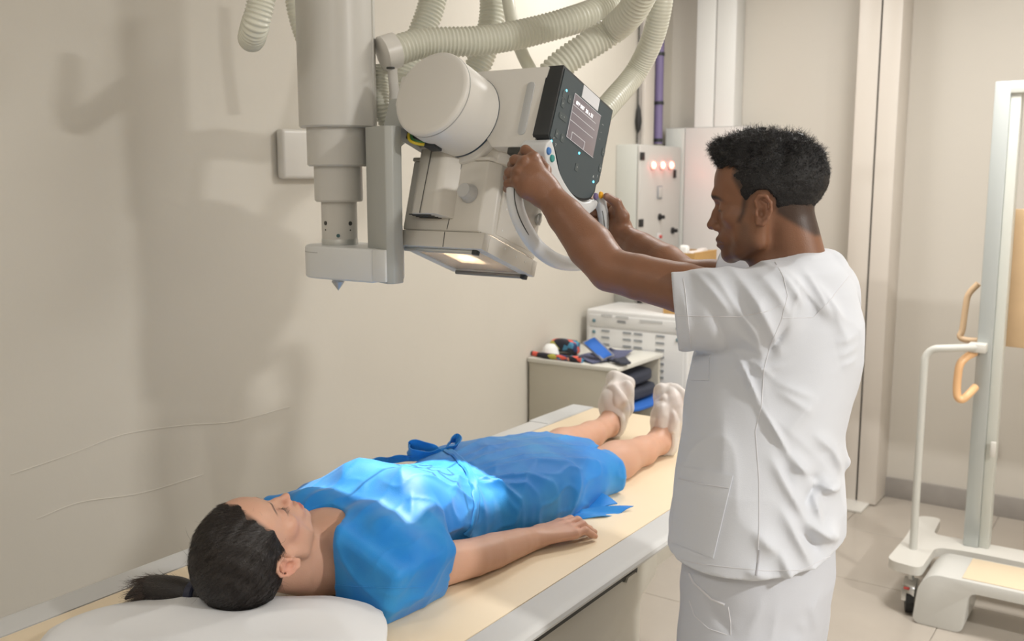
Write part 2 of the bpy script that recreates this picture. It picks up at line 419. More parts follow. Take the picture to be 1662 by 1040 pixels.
# ------------------------------------------------------------------ tan box with papers on the cabinet
q0 = aty(1078, 425, 4.22).x; q1 = aty(1139, 425, 4.22).x
zt = aty(1139, 412, 4.22).z
bx = thing('cardboard_box', ((q0+q1)/2, 4.33, uz), 'ochre brown open cardboard box with papers standing on the white cabinet', 'box')
M_card = mat('cardboard_ochre', (.55, .33, .12), .7, var=.1, vscale=20)
yb = aty(1139, 420, 4.22); q1 = min(q1, ux1-.002)
for lo, hi in (((q0, 4.22, uz+.001), (q1, 4.226, zt)), ((q0, 4.474, uz+.001), (q1, 4.48, zt)), ((q0, 4.226, uz+.001), (q0+.006, 4.474, zt)), ((q1-.006, 4.226, uz+.001), (q1, 4.474, zt))):
    MB().box(lo, hi).build('side', M_card, bx, 0)
MB().box((q0+.006, 4.226, uz+.001), (q1-.006, 4.474, uz+.006)).build('bottom', M_card, bx, 0)
MB().tube([(q1-.002, 4.22, zt), (q1-.002, 4.48, zt)], .004, 6).build('rim', M_card, bx)
softbox('white_bottle_cap', (q0+.05, 4.26, zt-.1), (q0+.09, 4.30, zt+.035), mat('paper_white', (.8, .8, .78), .7), 'crumpled white paper sticking up out of the ochre box, at its left', 'paper', .004, 8)
bpy.data.objects['white_bottle_cap'].name = 'crumpled_paper'
softbox('plastic_bag', (q0+.10, 4.25, zt-.08), (q1-.02, 4.45, zt+.012), mat('pale_plastic', (.72, .66, .62), .3), 'pale translucent plastic bag filling the top of the ochre box', 'bag', .008, 9)

# ------------------------------------------------------------------ electrical cabinet with three red lamps, on the left wall
ex1 = -2.31; ey0, ey1 = 4.53, 5.02
ez0, ez1 = .95, aty(1035, 234, 4.53).z
ec = thing('electrical_cabinet', ((XL+ex1)/2, (ey0+ey1)/2, ez0), 'grey wall cabinet with three glowing red lamps on its door', 'electrical cabinet')
M_ecab = mat('ecab_grey', (.56, .57, .53), .45); M_edoor = mat('ecab_door', (.58, .56, .53), .45)
MB().box((XL+.001, ey0, ez0), (ex1-.02, ey1, ez1), .004).build('body', M_ecab, ec)
dr = MB().box((ex1-.016, ey0+.002, ez0+.004), (ex1, ey1-.002, ez1-.004), .004).build('door', M_edoor, ec)
for z in (ez1-.06, ez1-.40, ez0+.06):
    MB().box((ex1-.004, ey0+.0, z-.02), (ex1+.004, ey0+.045, z+.02), .002).build('hinge', M_black, ec)
M_red = mat('red_lamp', (1, .25, .2), .4, emit=(1, .10, .07), es=14)
def edoor(px, py): return atx(px, py, ex1)
for q in (1058, 1073, 1087):
    p = edoor(q, 268)
    MB().lathe([(.024, 0), (.024, .006), (.02, .008)], p, (1, 0, 0), n=20).build('lamp_bezel', M_edoor, dr)
    MB().lathe([(.018, .006), (.019, .014), (.013, .02), (.001, .023)], p, (1, 0, 0), n=20).build('red_lamp', M_red, dr)
p = edoor(1070, 312)
o = MB().box((ex1, p.y-.028, p.z-.035), (ex1+.006, p.y+.028, p.z+.035), .004).build('meter_frame', M_cabd, dr)
MB().box((ex1+.004, p.y-.02, p.z-.028), (ex1+.009, p.y+.02, p.z+.028), .003).build('meter', M_edoor, dr)
for (px, py) in ((1070, 352), (1091, 374)):
    p = edoor(px, py)
    MB().lathe([(.018, 0), (.018, .008), (.01, .01), (.01, .03)], p, (1, 0, 0), n=16).build('rotary_switch', M_black, dr)
p = edoor(1094, 282); MB().box((ex1, p.y-.012, p.z-.022), (ex1+.01, p.y+.012, p.z+.022), .003).build('door_lock', M_black, dr)
p = edoor(1069, 384)
MB().box((ex1, p.y-.022, p.z-.02), (ex1+.004, p.y+.022, p.z+.02), .002).build('socket', M_cab, dr)
MB().lathe([(.009, 0), (.009, .012)], p+Vector((.003, .006, 0)), (1, 0, 0), n=12).build('red_button', mat('red_button', (.55, .08, .07), .5), dr)

# ------------------------------------------------------------------ tall white cabinet against the far wall
wx0, wx1 = aty(1079, 300, 5.05).x, aty(1216, 300, 5.05).x; wz = aty(1150, 206, 5.05).z
wcb = thing('tall_white_cabinet', ((wx0+wx1)/2, 5.1, 0), 'wide white cabinet against the far wall behind the operator\'s head', 'cabinet')
MB().box((wx0, 5.055, .0), (wx1, YF-.121, wz), .004).build('body', mat('cab2', (.66, .64, .62), .35), wcb)
xm = aty(1111, 300, 5.05).x
MB().box((wx0+.004, 5.038, .02), (xm-.002, 5.055, wz-.004), .003).build('door', mat('cab2g', (.60, .61, .58), .4), wcb)
MB().box((xm+.002, 5.038, .02), (wx1-.004, 5.055, wz-.004), .003).build('door', mat('cab2', (.66, .64, .62), .35), wcb)

# ------------------------------------------------------------------ wheeled wall stand on the right
ws = thing('bucky_stand', (-.6, 4.0, 0), 'wheeled white stand with tall aluminium post and orange grips at the right', 'stand')
M_sbase = mat('stand_white', (.66, .645, .60), .35); M_alu = mat('post_aluminium', (.50, .53, .52), .4, metal=.35); M_aluw = mat('post_side', (.60, .61, .56), .45)
px0, px1 = -.62, -.565; py0 = 4.08
po = MB().box((px0, py0, .2), (px1, py0+.09, 2.0), .004).build('post', M_alu, ws)
MB().box((px1, py0+.012, .2), (px1+.035, py0+.08, 2.0), .003).build('post_channel', M_aluw, ws)
MB().box((px0+.0, py0+.002, 1.955), (px1+.14, py0+.06, 2.0), .004).build('top_crossbar', M_aluw, ws)
# left leg (runs along y) with rounded ends and a waist
def smooth_poly(pts, r=.03, n=4):
    out = []; N = len(pts)
    for i in range(N):
        a, b, c = Vector(pts[i-1]), Vector(pts[i]), Vector(pts[(i+1) % N])
        ra = min(r, (a-b).length*.45, (c-b).length*.45)
        p = b+(a-b).normalized()*ra; q = b+(c-b).normalized()*ra
        for k in range(n+1):
            t = k/n; out.append(tuple(p*(1-t)**2+b*2*t*(1-t)+q*t*t))
    return out
leg = smooth_poly([(-.835, 3.76), (-.705, 3.735), (-.705, 4.0), (-.60, 4.02), (-.1, 4.02), (-.1, 4.16), (-.735, 4.15), (-.745, 4.18), (-.755, 4.37), (-.845, 4.35), (-.83, 4.05)], .045, 5)
MB().prism(leg, .165, .2, 2).build('base_leg', M_sbase, ws)
# step box : bridge profile in x-z, extruded in y
prof = smooth_poly([(-.72, 0), (-.705, .15), (-.66, .204), (.3, .204), (.3, 0), (.2, 0), (.2, .16), (-.53, .16), (-.545, 0)], .03, 5)
MB().prism(prof, 3.70, 3.955, 1, .004).build('step', mat('step_white', (.64, .64, .61), .35), ws)
MB().box((-.56, 3.72, .204), (.1, 3.94, .207), .001).build('foot_mat', M_tabletop, ws)
# bar from the base up and over to the post
tb = spline([(-.775, 3.93, .2), (-.775, 3.935, .6), (-.775, 3.94, 1.0), (-.775, 3.94, 1.02)], 3)
P = [Vector((-.775, 3.93, .2)), Vector((-.775, 3.93, .93))]
zb = aty(1540, 566, 3.95).z
P = [Vector((-.775, 3.93, .2)), Vector((-.775, 3.93, zb-.05))] + [Vector((-.775+.05*(1-math.cos(a)), 3.93+.01*math.sin(a), zb-.05+.05*math.sin(a))) for a in [PI/2*k/6 for k in range(1, 7)]] + [Vector((-.60, 4.06, zb))]
MB().tube(P, .0145, 14).build('guard_bar', mat('guard_white', (.60, .60, .56), .35), ws)
MB().box((-.645, 4.03, zb-.02), (-.58, 4.085, zb+.015), .006).build('bar_clamp', M_sbase, ws)
def grip(pts, m, name='grip', r=.015):
    MB().tube(spline(pts, 6), r, 14).build(name, m, ws)
yg = 4.07
def G(px, py, dy=0): return aty(px, py, yg+dy)
grip([G(1582, 572, 0), G(1568, 580, -.04), G(1558, 592, -.06), G(1554, 615, -.06), G(1553, 635, -.06), G(1555, 645, -.06), G(1562, 648, -.055), G(1572, 640, -.04), G(1583, 628, 0)], M_orange)
grip([G(1588, 460, .09), G(1572, 478, .09), G(1567, 500, .09), G(1562, 535, .09), G(1558, 545, .09), G(1566, 551, .09), G(1590, 553, .09)], mat('dull_orange_grip', (.72, .52, .33), .45), 'rear_grip', .012)
MB().box((-.545, 4.06, .58), (-.525, 4.075, .64), .004).build('latch', M_sbase, ws)
# patient plate (wood coloured) behind the post
pw = aty(1625, 340, 4.28); pz0 = aty(1625, 556, 4.28).z; pz1 = aty(1640, 338, 4.28).z
plp = [(pw.x-.01, pz0+.03), (pw.x+.01, pz0), (.2, pz0-.02), (.2, pz1), (pw.x+.03, pz1), (pw.x-.01, pz1-.03)]
MB().prism(smooth_poly(plp, .03), 4.20, 4.235, 1, .003).build('patient_plate', mat('plate_wood', (.66, .47, .28), .5, var=.1, vscale=10), ws)
# caster wheel
MB().lathe([(.018, -.016), (.045, -.014), (.047, 0), (.045, .014), (.018, .016)], (-.75, 3.79, .047), (.96, .28, 0), n=28).build('caster_wheel', M_black, ws)
MB().prism(smooth_poly([(3.755, .05), (3.765, .11), (3.80, .135), (3.84, .12), (3.85, .06), (3.82, .05), (3.80, .09), (3.775, .05)], .012), -.773, -.727, 0, .003).build('caster_fork', M_chrome, ws)
MB().lathe([(.012, 0), (.012, .04)], (-.75, 3.80, .128), n=14).build('caster_stem', M_steel, ws)
MB().box((-.765, 3.752, .1), (-.745, 3.762, .108), .001).build('brake_mark', mat('red_button', (.55, .08, .07), .5), ws)
# second caster of the far end of the leg
MB().lathe([(.018, -.016), (.045, -.014), (.047, 0), (.045, .014), (.018, .016)], (-.795, 4.31, .047), (1, 0, 0), n=24).build('caster_wheel', M_black, ws)
MB().lathe([(.012, 0), (.012, .08)], (-.795, 4.31, .085), n=12).build('caster_stem', M_steel, ws)
# socket on the far wall
p = aty(1610, 728, YF)
so = thing('wall_socket', (p.x, YF, p.z), 'white wall socket low on the far wall behind the stand post', 'wall socket')
MB().box((p.x-.03, YF-.02, p.z-.045), (p.x+.03, YF, p.z+.045), .006, 3).build('cover', M_white, so)
MB().box((p.x-.018, YF-.023, p.z-.03), (p.x+.018, YF-.02, p.z+.03), .001).build('insert', M_jamb, so)

# ------------------------------------------------------------------ radiography table
TZ = .80
rt = thing('radiography_table', (-1.4, 1.7, 0), 'long radiography table with tan top, grey rails and grey base under the patient', 'table')
MB().box((-1.757, .15, TZ-.03), (-1.0365, 3.105, TZ), .002).build('tabletop', M_tabletop, rt)
MB().box((-1.765, .15, TZ-.035), (-1.029, 3.110, TZ-.003)).build('edge_seam', mat('seam_brown', (.12, .08, .06), .6), rt)
def rail(x0, x1, name):
    # rounded outer edge profile in x-z
    s = 1 if x1 > x0 else -1
    pr = [(x0, TZ), (x1-.020*s, TZ), (x1-.010*s, TZ-.002), (x1-.003*s, TZ-.007), (x1, TZ-.014), (x1-.003*s, TZ-.021), (x1-.010*s, TZ-.025), (x1-.013*s, TZ-.028), (x1-.016*s, TZ-.033), (x0, TZ-.033)]
    MB().prism(pr, .15, 3.112, 1).build(name, M_rail, rt, 30)
rail(-1.0335, -.950, 'side_rail'); rail(-1.7605, -1.852, 'side_rail')
p = atz(905, 675, TZ)
MB().box((-1.845, 2.80, TZ), (-1.765, 3.105, TZ+.0015)).build('rail_plate', mat('plate_grey', (.52, .53, .53), .4), rt)
MB().box((-1.80, .25, .70), (-1.0, 3.0, .7665), .004).build('under_frame', M_tbase, rt)
bp = smooth_poly([(.35, 0), (.35, .7665), (2.062, .7665), (2.062, .700), (1.977, .668), (1.977, 0)], .015, 3)
MB().prism(bp, -1.60, -.985, 0, .004).build('base', M_tbase, rt)
def S(px, py): return atx(px, py, -.985)
s0, s1 = S(1012, 938), S(895, 1022)
d_ = (s1-s0); s2 = s0+d_*3
n_ = Vector((0, d_.z, -d_.y)).normalized() if False else None
def sbar(a, b, hw, x0, x1, m, name):
    a = Vector(a); b = Vector(b); dd = (b-a).normalized(); nn = Vector((0, -dd.z, dd.y))
    pts = [(q.y, q.z) for q in (a+nn*hw, b+nn*hw, b-nn*hw, a-nn*hw)]
    return MB().prism(pts, x0, x1, 0).build(name, m, rt, 0)
sbar((0, s0.y, s0.z), (0, s0.y-1.3, s0.z), .0045, -.985, -.9835, M_seam, 'drawer_gap')
sbar((0, s0.y-.1, s0.z+.010), (0, s0.y-1.3, s0.z+.010), .0015, -.985, -.983, M_steel, 'trim_line')
h = S(1022, 931)
MB().prism(smooth_poly([(h.y-.035, h.z-.010), (h.y+.035, h.z-.010), (h.y+.035, h.z+.012), (h.y-.035, h.z+.012)], .009), -.985, -.983, 0).build('handle_recess', M_seam, rt, 0)
MB().prism(smooth_poly([(h.y-.028, h.z-.012), (h.y+.028, h.z-.012), (h.y+.020, h.z-.001), (h.y-.020, h.z-.001)], .004), -.985, -.978, 0, .001).build('handle_lip', M_tbase, rt, 0)
# ------------------------------------------------------------------ ceiling column
CXc, CYc = -1.714, 1.752
def cz(py): return aty(546, py, CYc).z
tc_ = thing('ceiling_column', (CXc, CYc, cz(447)), 'white telescopic ceiling column with stepped tubes and a rounded foot', 'ceiling column')
def ring_sec(r0, zt, zb, name, parent=tc_, m=M_col):
    e = .004
    return MB().lathe([(r0-.012, zb), (r0-e, zb), (r0, zb+e), (r0, zt)], (CXc, CYc, 0), n=72, cap=True).build(name, m, parent)
ring_sec(.0905, CEIL, cz(208), 'outer_tube'); ring_sec(.0735, cz(200), cz(270), 'middle_tube'); ring_sec(.0585, cz(262), cz(327), 'inner_tube')
it = ring_sec(.0435, cz(320), cz(392), 'core_tube')
MB().lathe([(.044, 0), (.0445, .004), (.0445, .012), (.044, .016)], (CXc, CYc, cz(396)-.002), n=60).build('metal_ring', M_steel, tc_)
# flat rail along the right of the outer tube
d = Vector((math.cos(PH+.1), math.sin(PH+.1), 0))
xr_ = Vector((CXc, CYc, 0))+d*.088
MB().box((-.006, -.018, cz(208)+.005), (.006, .018, CEIL), .001, 1, M=Matrix.Translation(xr_)@Matrix.Rotation(PH, 4, 'Z')).build('side_strip', M_col, tc_)
for px, py, r_ in ((528.5, 362, .0052), (568.5, 362.5, .0052), (549, 382.5, .0045), (528.5, 373, .0018), (568.5, 373.5, .0018)):
    # screws set into the core tube surface
    dr_ = at(px, py, 1)-C0; a = dr_.x**2+dr_.y**2; ox, oy = -CXc, -CYc; b_ = dr_.x*ox+dr_.y*oy; c_ = ox*ox+oy*oy-.0435**2
    disc = b_*b_-a*c_
    if disc < 0: continue
    t_ = (-b_-math.sqrt(disc))/a; p = C0+dr_*t_; n_ = Vector((p.x-CXc, p.y-CYc, 0)).normalized()
    MB().lathe([(r_, -.002), (r_, .0008)], p, n_, n=16).build('screw_hole', M_seam if py != 382.5 else mat('teal_screw', (.05, .12, .13), .4), it)
zf0, zf1 = cz(447)+.0, cz(396)
pts = []
R_ = .085
for k in range(17):
    a = PI/2+PI*k/16; pts.append((CXc+R_*math.cos(a), CYc+R_*math.sin(a)))
pts += [(-1.53, CYc-R_), (-1.53, CYc+.03), (CXc, CYc+R_)]
pts = [(x, y) for x, y in pts]
MB().prism(pts, zf0, zf1-.0, 2, .006, 3).build('foot', mat('foot_white', (.70, .71, .70), .35), tc_)
MB().lathe([(R_+.0005, 0), (R_+.0005, .0015)], (CXc, CYc, zf1-.016), n=48).build('foot_seam', mat('seam_grey', (.4, .4, .38), .6), tc_)
zt_ = aty(627, 203, CYc-R_).z
MB().prism([(-1.49, CYc-R_+.004), (-1.475, CYc-R_+.014), (-1.478, CYc-R_+.048), (-1.64, CYc+.10), (-1.655, CYc+.04), (-1.58, CYc-.045)], zf0-.0, zt_, 2, .003).build('upright_bracket', M_colg, tc_)
MB().box((-1.53, CYc-R_-.001, zf0+.004), (-1.49, CYc-R_+.02, zf1), .003).build('foot_joint', mat('foot_white', (.70, .71, .70), .35), tc_)
MB().lathe([(.0001, -.032), (.010, -.018), (.016, -.010), (.013, -.002), (.012, .004)], (CXc, CYc-.01, zf0-.004), n=20).build('end_bolt', M_steel, tc_)
# ------------------------------------------------------------------ tube head, in its own tilted frame
AL = math.radians(20.5)
O = Vector((-1.395, 1.953, 1.745))
HM = Matrix(((1, 0, 0, O.x), (0, math.cos(AL), -math.sin(AL), O.y), (0, -math.sin(AL), -math.cos(AL), O.z), (0, 0, 0, 1)))
# columns: a -> +x, b -> receding & down, c -> down (beam direction): left-handed, so use (a, b, -c) below
HM = Matrix(((1, 0, 0, O.x), (0, math.cos(AL), math.sin(AL), O.y), (0, -math.sin(AL), math.cos(AL), O.z), (0, 0, 0, 1)))
def L(a, b, c): return HM@Vector((a, b, -c))
hd = thing('xray_tube_head', O, 'white x-ray tube head with cylinder housing, collimator, control panel and hand loop', 'x-ray tube', mw=HM)
def hbuild(mb, name, m, parent=hd, smooth=40):
    o = mb.build(name, m, None, smooth); o.parent = parent; WORLD[o.name] = Matrix.Identity(4) if parent is hd else WORLD.get(parent.name, Matrix.Identity(4)); return o
WORLD_HEAD = {}
def Z(c): return -c
# cylinder housing along b
cy = hbuild(MB().lathe([(.088, -.252), (.0955, -.250), (.0985, -.246), (.0985, -.10)], (0, 0, 0), (0, 1, 0), n=96), 'tube_housing', M_white)
hbuild(MB().lathe([(.0990, -.240), (.0992, -.2385), (.0990, -.237)], (0, 0, 0), (0, 1, 0), n=96), 'cap_seam', mat('seam_grey', (.4, .4, .38), .6), cy)
hbuild(MB().lathe([(.090, -.124), (.0993, -.1235), (.0993, -.119), (.09, -.118)], (0, 0, 0), (0, 1, 0), n=96), 'blue_gap_ring', mat('blue_black', (.01, .03, .06), .3), cy)
hbuild(MB().lathe([(.05, -.115), (.11, -.115), (.113, -.11), (.113, .16), (.10, .19), (.03, .2)], (0, 0, 0), (0, 1, 0), n=64), 'rear_housing', M_white)
# console housing
hou = hbuild(MB().prism(smooth_poly([(-.02, .112), (.212, .112), (.212, -.077), (.10, -.077), (.05, -.03), (-.02, -.03)], .004, 2), -.122, .122, 1, .004), 'console_housing', M_white)
hbuild(MB().prism(rrect(.020, .125, .009, 4, .172, .013), -.1245, -.121, 1, .0008, M=None), 'slot_cover', mat('slot_grey', (.50, .51, .51), .35), hou)
hbuild(MB().lathe([(.03, 0), (.03, .018), (.02, .03), (.001, .033)], (.15, -.02, .108), (0, 0, 1), n=28), 'hose_boss', M_white, hou)
hbuild(MB().box((.14, -.119, -.092), (.21, .1, -.074), .004), 'underside_block', M_seam, hou)
# neck under the cylinder to the collimator
hbuild(MB().lathe([(.085, .19-.28), (.085, 0.02)], (0, 0, 0), (0, 0, 1), n=40), 'collimator_neck', M_white)
hbuild(MB().prism([(-.07, -.10), (.10, -.10), (.16, -.06), (.16, .1), (-.07, .1)], -.105, -.03, 2, .006), 'under_body', M_white2)
# ---- collimator
def colbody(pts, c0, c1, bev, name, m=M_white2, par=hd): return hbuild(MB().prism(pts, -c1, -c0, 2, bev, 3), name, m, par)
cb = colbody([(-.132, -.108), (.088, -.108), (.112, -.085), (.112, .10), (-.132, .10)], .103, .272, .004, 'collimator_body')
bmq = bmesh.new(); bmq.from_mesh(cb.data); bmesh.ops.delete(bmq, geom=[f for f in bmq.faces if f.normal.z < -.9 and f.calc_center_median().z < -.26], context='FACES'); bmq.to_mesh(cb.data); bmq.free()
hs_ = .030; hb0, hb1 = -.040, .028                           # shutters inside the collimator leave a square opening for the light field
for lo_, hi_ in (((-.11, hb1), (.105, .098)), ((-.11, -.104), (.105, hb0)), ((-.11, hb0), (-hs_, hb1)), ((hs_, hb0), (.105, hb1))):
    hbuild(MB().box((lo_[0], lo_[1], -.2715), (hi_[0], hi_[1], -.2695)), 'shutter_plate', mat('shutter_metal', (.35, .32, .29), .5), cb, 0)
for v in cb.data.vertices:           # the body widens slightly downwards
    k = (-v.co.z-.103)/.169
    if v.co.x < 0: v.co.x += -.0 + .012*(k)
    else: v.co.x += .012*k
colbody([(-.136, -.1095), (.090, -.1095), (.115, -.086), (.115, .102), (-.136, .102)], .093, .1025, .003, 'body_lid')
cbase = None
# lower skirt as a frame with an opening for the beam
b = MB()
b.prism([(-.122, -.116), (.126, -.116), (.126, -.092), (-.122, -.092)], -.313, -.2745, 2, .003)
b.prism([(-.122, .092), (.126, .092), (.126, .113), (-.122, .113)], -.313, -.2745, 2, .003)
b.prism([(-.122, -.0925), (-.095, -.0925), (-.095, .0925), (-.122, .0925)], -.313, -.2745, 2, .002)
b.prism([(.099, -.0925), (.126, -.0925), (.126, .0925), (.099, .0925)], -.313, -.2745, 2, .002)
cs = hbuild(b, 'collimator_skirt', M_white2)
M_win = bpy.data.materials.new('window_film'); M_win.use_nodes = True; nt = M_win.node_tree
tr_ = nt.nodes.new('ShaderNodeBsdfTransparent'); tr_.inputs[0].default_value = (.93, .9, .85, 1); ms = nt.nodes.new('ShaderNodeMixShader'); ms.inputs[0].default_value = .45
nt.links.new(tr_.outputs[0], ms.inputs[1]); nt.links.new(nt.nodes['Principled BSDF'].outputs[0], ms.inputs[2]); nt.links.new(ms.outputs[0], nt.nodes['Material Output'].inputs[0])
bs = nt.nodes['Principled BSDF']; bs.inputs['Base Color'].default_value = (.80, .68, .55, 1); bs.inputs['Roughness'].default_value = .25
wnd = hbuild(MB().box((-.094, -.092, -.3095), (.098, .092, -.3075)), 'beam_window', M_win)
wire = MB().tube([(-.09, 0, -.306), (.095, 0, -.306)], .0006, 6); wire.tube([(0, -.09, -.306), (0, .09, -.306)], .0006, 6)
for cx_, cy_ in ((.008, .008), (-.010, -.004), (.012, -.014), (-.012, .012)):
    wire.tube([(cx_+.008*math.cos(k*PI/8), cy_+.007*math.sin(k*PI/8), -.3055) for k in range(17)], .0007, 6)
hbuild(wire, 'crosshair_wires', M_seam, wnd)
def railb(b0, a0, a1, m=M_steel):
    o = hbuild(MB().tube([(a0, b0, -.3165), (a1, b0, -.3165)], .0055, 10), 'accessory_rail', m)
    hbuild(MB().box((a1-.012, b0-.007, -.323), (a1+.002, b0+.007, -.311), .002), 'rail_clip', M_dark, o)
railb(-.100, -.105, .105); railb(.098, -.098, .11, mat('dark_steel', (.3, .3, .29), .4, metal=.7))
# seam on the front between left and right half
hbuild(MB().tube([(.014, -.1085, -.105), (.012, -.1088, -.268)], .0008, 4).tube([(.014, -.1165, -.277), (.018, -.1168, -.312)], .0008, 4), 'front_seam', M_seam, cb)
# protruding centre cover (slotted bottom)
a0, a1 = -.085, .014
cov = smooth_poly([(-.104, -.10), (-.090, -.142), (-.014, -.146), (.012, -.108), (.012, -.10)], .012, 4)
cv = hbuild(MB().prism(cov, -.243, -.082, 2, .003), 'centre_cover', M_white2)
for v in cv.data.vertices:
    k = (-v.co.z-.082)/.16; v.co.x += .012*k
hbuild(MB().prism([(x*1.0+(.003 if x > -.05 else -.003), y-.003) for x, y in cov], -.086, -.075, 2, .002), 'cover_lid', M_white2, cv)
hbuild(MB().tube([(-.052, -.1460, -.085), (-.046, -.1462, -.243)], .0009, 4), 'cover_seam', M_seam, cv)
for k in range(4):
    hbuild(MB().box((-.085+.004*k, -.137+.008*k, -.2445), (-.02+.004*k, -.1345+.008*k, -.2425)), 'vent_slot', M_seam, cv)
# knob
hbuild(MB().lathe([(.0215, 0), (.022, .006), (.018, .012), (.018, .024), (.0165, .028), (.001, .0285)], (.056, -.108, -.183), (0, -1, 0), n=36), 'field_knob', mat('knob_grey', (.55, .55, .54), .35))
# side panel + screws
hbuild(MB().prism([(-.073, -.125), (.088, -.118), (.088, -.26), (-.073, -.265)], .117, .1255, 0, .002), 'side_panel', M_white2)
for y_, z_ in ((-.055, -.14), (.06, -.135), (-.055, -.2), (-.055, -.25), (.0, -.235), (.06, -.245), (.02, -.29), (.06, -.29), (-.03, -.285)):
    hbuild(MB().lathe([(.0022, 0), (.0022, .0012)], (.1255 if z_ > -.27 else .126, y_, z_), (1, 0, 0), n=10), 'side_screw', mat('screw_pale', (.8, .8, .78), .3), hd)
hbuild(MB().lathe([(.011, 0), (.011, .006), (.006, .008)], (.126, .075, -.18), (1, 0, 0), n=16).box((.126, .072, -.195), (.136, .078, -.165), .002), 'side_latch', M_steel)
# ---- console : bezel plate with curved lower edge, in the b-c plane
def arc_outline(w=.121, c0=-.112, c1=.068, cbot=.118, inset=0.0):
    pts = [(-w+inset, -c0-inset), (w-inset, -c0-inset), (w-inset, -c1)]
    # waist then curved belly
    pts += [(w-.010-inset, -(c1+.012)), (w-.010-inset, -(c1+.030))]
    n = 18
    bel = [(w-.012-inset, -(cbot-.018+inset*0)), (w-.03, -(cbot+.006-inset)), (.04, -(cbot+.024-inset)), (-.01, -(cbot+.021-inset)), (-.05, -(cbot+.004-inset)), (-.085, -(cbot-.035-inset)), (-w+.004+inset, -(c1-.008))]
    S_ = spline([Vector((p[0], p[1], 0)) for p in [(w-.010-inset, -(c1+.030))]+bel], 5)
    pts += [(p.x, p.y) for p in S_[1:]]
    pts += [(-w-.006+inset, -(c1-.016))]
    return pts
bez = hbuild(MB().prism(arc_outline(), .206, .246, 0, .004, 3), 'console_bezel', M_dark)
fc = hbuild(MB().prism(arc_outline(inset=.006), .2455, .2478, 0), 'console_face', M_face, smooth=0)
scr = hbuild(MB().box((.2475, -.059, -.029), (.2490, .068, .075), .0005), 'display_screen', M_screen, fc)
XS = .2494
def sline(b0, c0, b1, c1, w_=.0006, m=M_line, par=scr, name='screen_line'):
    return hbuild(MB().tube([(XS, b0, -c0), (XS, b1, -c1)], w_, 4), name, m, par)
for c_ in (-.048, -.031, -.012):
    sline(-.057, c_, .050, c_)
sline(-.040, .010, .020, .010); sline(-.040, .010, -.040, .028); sline(.020, .010, .020, .028)
sline(-.059, -.074, .068, -.074, .0005); sline(-.059, -.074, -.059, .029, .0005); sline(-.059, .029, .068, .029, .0005)
def text(s, b0, c0, size, m=M_line, x=XS, par=scr, name='screen_text', align='LEFT'):
    cu = bpy.data.curves.new(name, 'FONT'); cu.body = s; cu.size = size; cu.extrude = .0003; cu.align_x = align
    o = bpy.data.objects.new('tmp', cu); col.objects.link(o)
    dg = bpy.context.evaluated_depsgraph_get(); me = bpy.data.meshes.new_from_object(o.evaluated_get(dg))
    bpy.data.objects.remove(o)
    # text x -> b, text y -> up (-c), normal -> +a
    me.transform(Matrix(((0, 0, 1, x), (1, 0, 0, b0), (0, 1, 0, -c0), (0, 0, 0, 1))))
    me.name = name; me.materials.clear(); me.materials.append(m)
    q = bpy.data.objects.new(name, me); col.objects.link(q); q.parent = par; WORLD[q.name] = Matrix.Identity(4); return q
M_txt = mat('screen_text', (.9, .9, .9), .5, emit=(.95, .93, .93), es=.9)
text('0FP 087  38 x 32', -.048, -.0535, .0118, M_txt)
# paper label
hbuild(MB().box((.2478, -.029, .0785), (.2486, .050, .1085)), 'paper_label', mat('label_paper', (.72, .73, .76), .6), fc)
# buttons & icons & LEDs on the face
M_btn = mat('button_grey', (.075, .095, .10), .5); M_ico = mat('icon_grey', (.55, .57, .58), .5)
def btn(b, c, w_=.014, h_=.018):
    o = hbuild(MB().prism(rrect(w_, h_, .003, 3, b, -c), .2477, .2487, 0), 'face_button', M_btn, fc, 0)
    return o
def face_at(px, py):                  # face point (b, c) for a place on the photograph
    Hi = HM.inverted(); o_ = Hi@C0; d_ = (Hi.to_3x3()@(at(px, py, 1)-C0)); t_ = (.248-o_.x)/d_.x; q = o_+d_*t_; return q.y, -q.z
icons = {(916, 153): None, (924.5, 161): 'v', (913.5, 168): 'r', (904, 217): 'ı', (912.5, 224): 'l', (936, 271.5): '+', (979, 247): '-', (974, 273): 'o'}
for (px, py), ic in icons.items():
    b_, c_ = face_at(px, py); btn(b_, c_)
    if ic: text(ic, b_-.002, c_+.002, .008, M_ico, .2489, fc, 'button_icon')
b_, c_ = face_at(914, 190); hbuild(MB().prism(rrect(.036, .015, .006, 4, b_, -c_), .2477, .2487, 0), 'rocker_button', M_btn, fc, 0)
text('-    +', b_-.011, c_+.002, .008, M_ico, .2489, fc, 'button_icon')
for px, py in ((919.5, 147), (895, 229), (940, 248.5), (963, 295)):
    b_, c_ = face_at(px, py)
    hbuild(MB().lathe([(.0028, 0), (.0028, .0008), (.001, .0014)], (.2478, b_, -c_), (1, 0, 0), n=12), 'blue_indicator_light', M_cyan, fc)
for px, py, s_ in ((978, 202, '---'), (976, 215, '-'), (974, 226, '-'), (899, 226, '*'), (902, 236, 'T'), (963, 287, 'A'), (970, 287, '!'), (975, 285, 'Y'), (914, 158, '...')):
    b_, c_ = face_at(px, py); text(s_, b_-.003, c_+.002, .009, M_ico, .2479, fc, 'face_marking')
